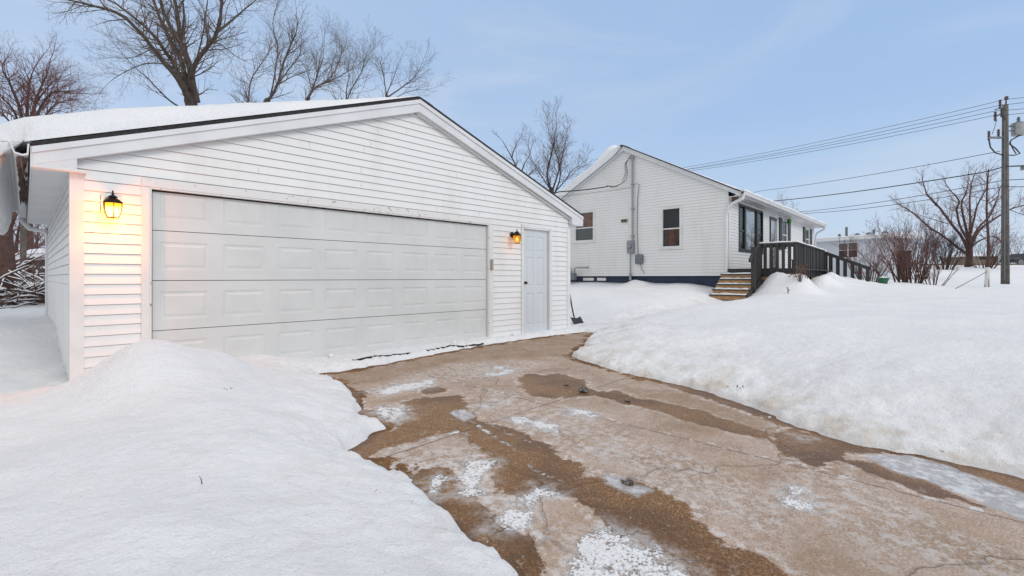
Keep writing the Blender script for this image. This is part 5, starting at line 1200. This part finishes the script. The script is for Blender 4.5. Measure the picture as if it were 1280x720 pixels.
MB().prism([(-2.1, .3), (-2.05, .75), (-1.2, .9), (-.7, 1.35), (.8, 1.38), (1.5, .95), (2.1, .85), (2.15, .35)], 'y', -.85, .85).build('body', 'blackish', car, bevel=.06)
for x in (-1.3, 1.35):
    for y in (-.9, .72): MB().prism([(x + .32 * cos(k * pi / 8), .33 + .32 * sin(k * pi / 8)) for k in range(16)], 'y', y, y + .18).build('wheel', 'dull_grey', car)

# ------------------------------------------------------------------ debris on snow and drive
def debris(x, y, z, n_, s, mtl, name, label, cat, flat=.5):
    m_ = MB()
    for k in range(n_):
        c0 = V((R.gauss(0, s), R.gauss(0, s), abs(R.gauss(0, s * flat * .5)))); r_ = s * R.uniform(.25, .6); pr = [(.15 * r_, -.5 * r_), (r_ * R.uniform(.7, 1), -.1 * r_), (r_ * .8, .3 * r_), (.3 * r_, .55 * r_)]; m_.lathe(pr, tuple(c0 * .55), 6, R.random() * 3)
    for i, v in enumerate(m_.v): m_.v[i] = tuple(V(v) + rvec() * s * .12)
    o = m_.build(name, mtl, None, loc=(x, y, z)); tag(o, label, cat); return o
q = drv(729, 489); debris(q[0], q[1], dz(q[1]) + .01, 16, .055, 'ice', 'ice_chunk', 'dirty broken ice chunk on the dark puddle stain of the driveway', 'ice')
q = drv(706, 482); debris(q[0], q[1], dz(q[1]) + .004, 6, .022, 'ice', 'ice_chunk', 'smaller dirty ice crumbs left of the big ice chunk', 'ice')
q = drv(783, 503); debris(q[0], q[1], dz(q[1]) + .004, 6, .025, 'bark', 'ice_chunk', 'dark frozen clod on the driveway right of the puddle stain', 'ice')
q = drv(785, 603); debris(q[0], q[1], dz(q[1]) + .004, 14, .035, 'ice', 'ice_chunk', 'low heap of dirty ice crumbs on the wet streak near the middle', 'ice')
def leaf_bits(px, py, n_, s, label):
    d_ = ray(px, py); t = 1.0
    while t < 20 and EYE + d_[2] * t > gz(d_[0] * t, d_[1] * t): t += .01
    c0 = V((d_[0] * t, d_[1] * t, EYE + d_[2] * t)); m_ = MB()
    for k in range(n_):
        p_ = V((R.gauss(0, s), R.gauss(0, s), .004 + .006 * R.random())); p_.z += gz(c0.x + p_.x, c0.y + p_.y) - c0.z; u = rvec() * s * .5; v = rvec() * s * .3; m_.quad(p_, p_ + u, p_ + u + v, p_ + v)
    tag(m_.build('dead_leaf', 'leaf_brown', None, loc=tuple(c0)), label, 'leaf', None)
leaf_bits(469, 616, 7, .012, 'dark curled dead leaf on the snow at the drive edge')
leaf_bits(436, 606, 4, .008, 'tiny dark leaf scrap left of the curled dead leaf')
leaf_bits(283, 486, 5, .02, 'small brown leaf scrap on the shovelled snow pile')
leaf_bits(920, 486, 7, .045, 'orange brown leaf on the right snow bank above the drive')
leaf_bits(806, 384, 5, .06, 'dark stain of leaves in the snow path towards the stair')
# snow clods thrown on the snow and drive edges: one loose scatter
cl = MB()
for k in range(1500):
    if k < 120: x, y = drv(R.uniform(430, 700), R.uniform(450, 700))
    else: x, y = R.uniform(1.0, 9), R.uniform(0, 6)
    s0 = float(sdf(np.array([x]), np.array([y]), DP)[0])
    if not (-.10 < s0 < .22) or R.random() < abs(s0) * 3: continue
    r_ = .0025 + .013 * R.random() ** 3.5; zz = max(gz(x, y), dz(y)) + r_ * .3
    i0 = len(cl.v); cl.lathe([(.2 * r_, -.6 * r_), (r_, -.1 * r_), (.8 * r_, .45 * r_), (.25 * r_, .75 * r_)], (x, y, zz), 6, R.random() * 3)
    for q in range(i0, len(cl.v)): cl.v[q] = tuple(V(cl.v[q]) + rvec() * r_ * .28)
cl_o = cl.build('snow_crumbs', 'roof_snow', smooth=True); tag(cl_o, 'loose crumbs of snow scattered along the driveway edges', 'snow', None, 'stuff')
gbld = MB(); d_ = ray(253, 605); t = 1.0
while EYE + d_[2] * t > gz(d_[0] * t, d_[1] * t): t += .01
c0 = V((d_[0] * t, d_[1] * t, EYE + d_[2] * t)); gbld.tube([V((0, 0, -.01)), V((-.004, 0, .02)), V((-.012, .0, .04))], [.0022, .0018, .0006], 4)
tag(gbld.build('grass_blade', 'dark_green', None, loc=tuple(c0)), 'single dark grass blade sticking out of the foreground snow', 'grass')
# snow clump on the ledge by the overhead door, three of them
for k, (px, py, r_) in enumerate(((384, 434, .035), (537, 419, .035), (598, 410, .03))):
    q = on_z(px, py, .10); x, y = q.x, min(q.y, 6.12); z = gz(x, y); m_ = MB().lathe([(.4 * r_, -.5 * r_), (r_, 0), (.9 * r_, .6 * r_), (.4 * r_, 1.1 * r_)], (0, 0, 0), 9)
    for i, v in enumerate(m_.v): m_.v[i] = tuple(V(v) + rvec() * r_ * .2)
    tag(m_.build('snowball', 'roof_snow', None, smooth=True, loc=(x, y, z + r_ * .3)), ('small snow lump at the left part of the garage door foot', 'small snow lump at the right part of the garage door foot', 'small snow lump next to the right jamb of the garage door')[k], 'snow lump', 'snow lumps along the garage door foot')

# ------------------------------------------------------------------ world and sun
wd = bpy.data.worlds.new('World'); sc.world = wd; wd.use_nodes = True; nt = wd.node_tree; nt.nodes.clear()
SE, SA = radians(32), math.atan2(-.985, .17)            # a veiled sun stands behind the camera, to the right
sky = nt.nodes.new('ShaderNodeTexSky'); sky.sky_type = 'NISHITA'; sky.sun_disc = False; sky.sun_elevation = SE; sky.sun_rotation = pi / 2 - SA; sky.air_density = 1; sky.dust_density = 2
tc = nt.nodes.new('ShaderNodeTexCoord'); sx = nt.nodes.new('ShaderNodeSeparateXYZ'); L(nt, tc.outputs['Generated'], sx.inputs[0])
el = sx.outputs[2]
grad = ramp(nt, el, [(0.0, (6.5, 7.6, 9.0)), (.12, (5.4, 7.0, 9.1)), (.30, (4.1, 5.9, 8.8)), (.52, (3.8, 5.6, 8.5)), (.72, (9.0, 9.0, 9.0))])
mp = nt.nodes.new('ShaderNodeMapping'); mp.inputs['Scale'].default_value = (1, 1, 3.2); L(nt, tc.outputs['Generated'], mp.inputs[0])
cf = sstep(nt, noise(nt, 1.6, 7, .55, mp.outputs[0], 1.0), 0.42, .66)
az = mth(nt, 'ADD', mth(nt, 'MULTIPLY', sx.outputs[0], -RX), mth(nt, 'MULTIPLY', sx.outputs[1], -RY))   # paler to the left
cf = mth(nt, 'ADD', mth(nt, 'MULTIPLY', cf, .55), mth(nt, 'MULTIPLY', sstep(nt, az, -.6, .8), .45), clamp=True)
skc = mix(nt, mth(nt, 'MULTIPLY', cf, .72), grad, (6.7, 7.6, 8.9))
west = mth(nt, 'MULTIPLY', sstep(nt, mth(nt, 'MULTIPLY', sx.outputs[0], -1.0), .12, .75), sstep(nt, el, -.05, .25))
skc = mix(nt, mth(nt, 'MULTIPLY', west, .9), skc, (11.5, 11.0, 10.4))
allc = mix(nt, .12, skc, sky.outputs[0])
bg = nt.nodes.new('ShaderNodeBackground'); bg.inputs['Strength'].default_value = .1; L(nt, allc, bg.inputs[0]); wo = nt.nodes.new('ShaderNodeOutputWorld'); L(nt, bg.outputs[0], wo.inputs[0])
sl_ = bpy.data.lights.new('sun', 'SUN'); sl_.energy = 1.12; sl_.angle = radians(20); sl_.color = (1, .92, .82)
so = bpy.data.objects.new('sun', sl_); link(so); dirv = V((cos(SA) * cos(SE), sin(SA) * cos(SE), sin(SE))); so.rotation_euler = dirv.to_track_quat('Z', 'Y').to_euler(); so.location = (0, 0, 30)

# ------------------------------------------------------------------ camera and render
cd = bpy.data.cameras.new('camera'); cam = bpy.data.objects.new('camera', cd); link(cam)
cd.sensor_width = 36; cd.lens = F / 1280 * 36; cd.shift_y = -(360 - HY) / 1280; cd.clip_start = .05; cd.clip_end = 2000
cam.location = (0, 0, EYE); cam.rotation_euler = (pi / 2, 0, A - pi / 2); sc.camera = cam
sc.render.engine = 'CYCLES'; sc.cycles.use_denoising = True; sc.cycles.max_bounces = 8; sc.cycles.transparent_max_bounces = 16
sc.cycles.sample_clamp_indirect = 6
sc.view_settings.view_transform = 'Standard'; sc.view_settings.look = 'None'; sc.view_settings.exposure = 0; sc.view_settings.gamma = 1
sc.render.resolution_x = 1024; sc.render.resolution_y = 576
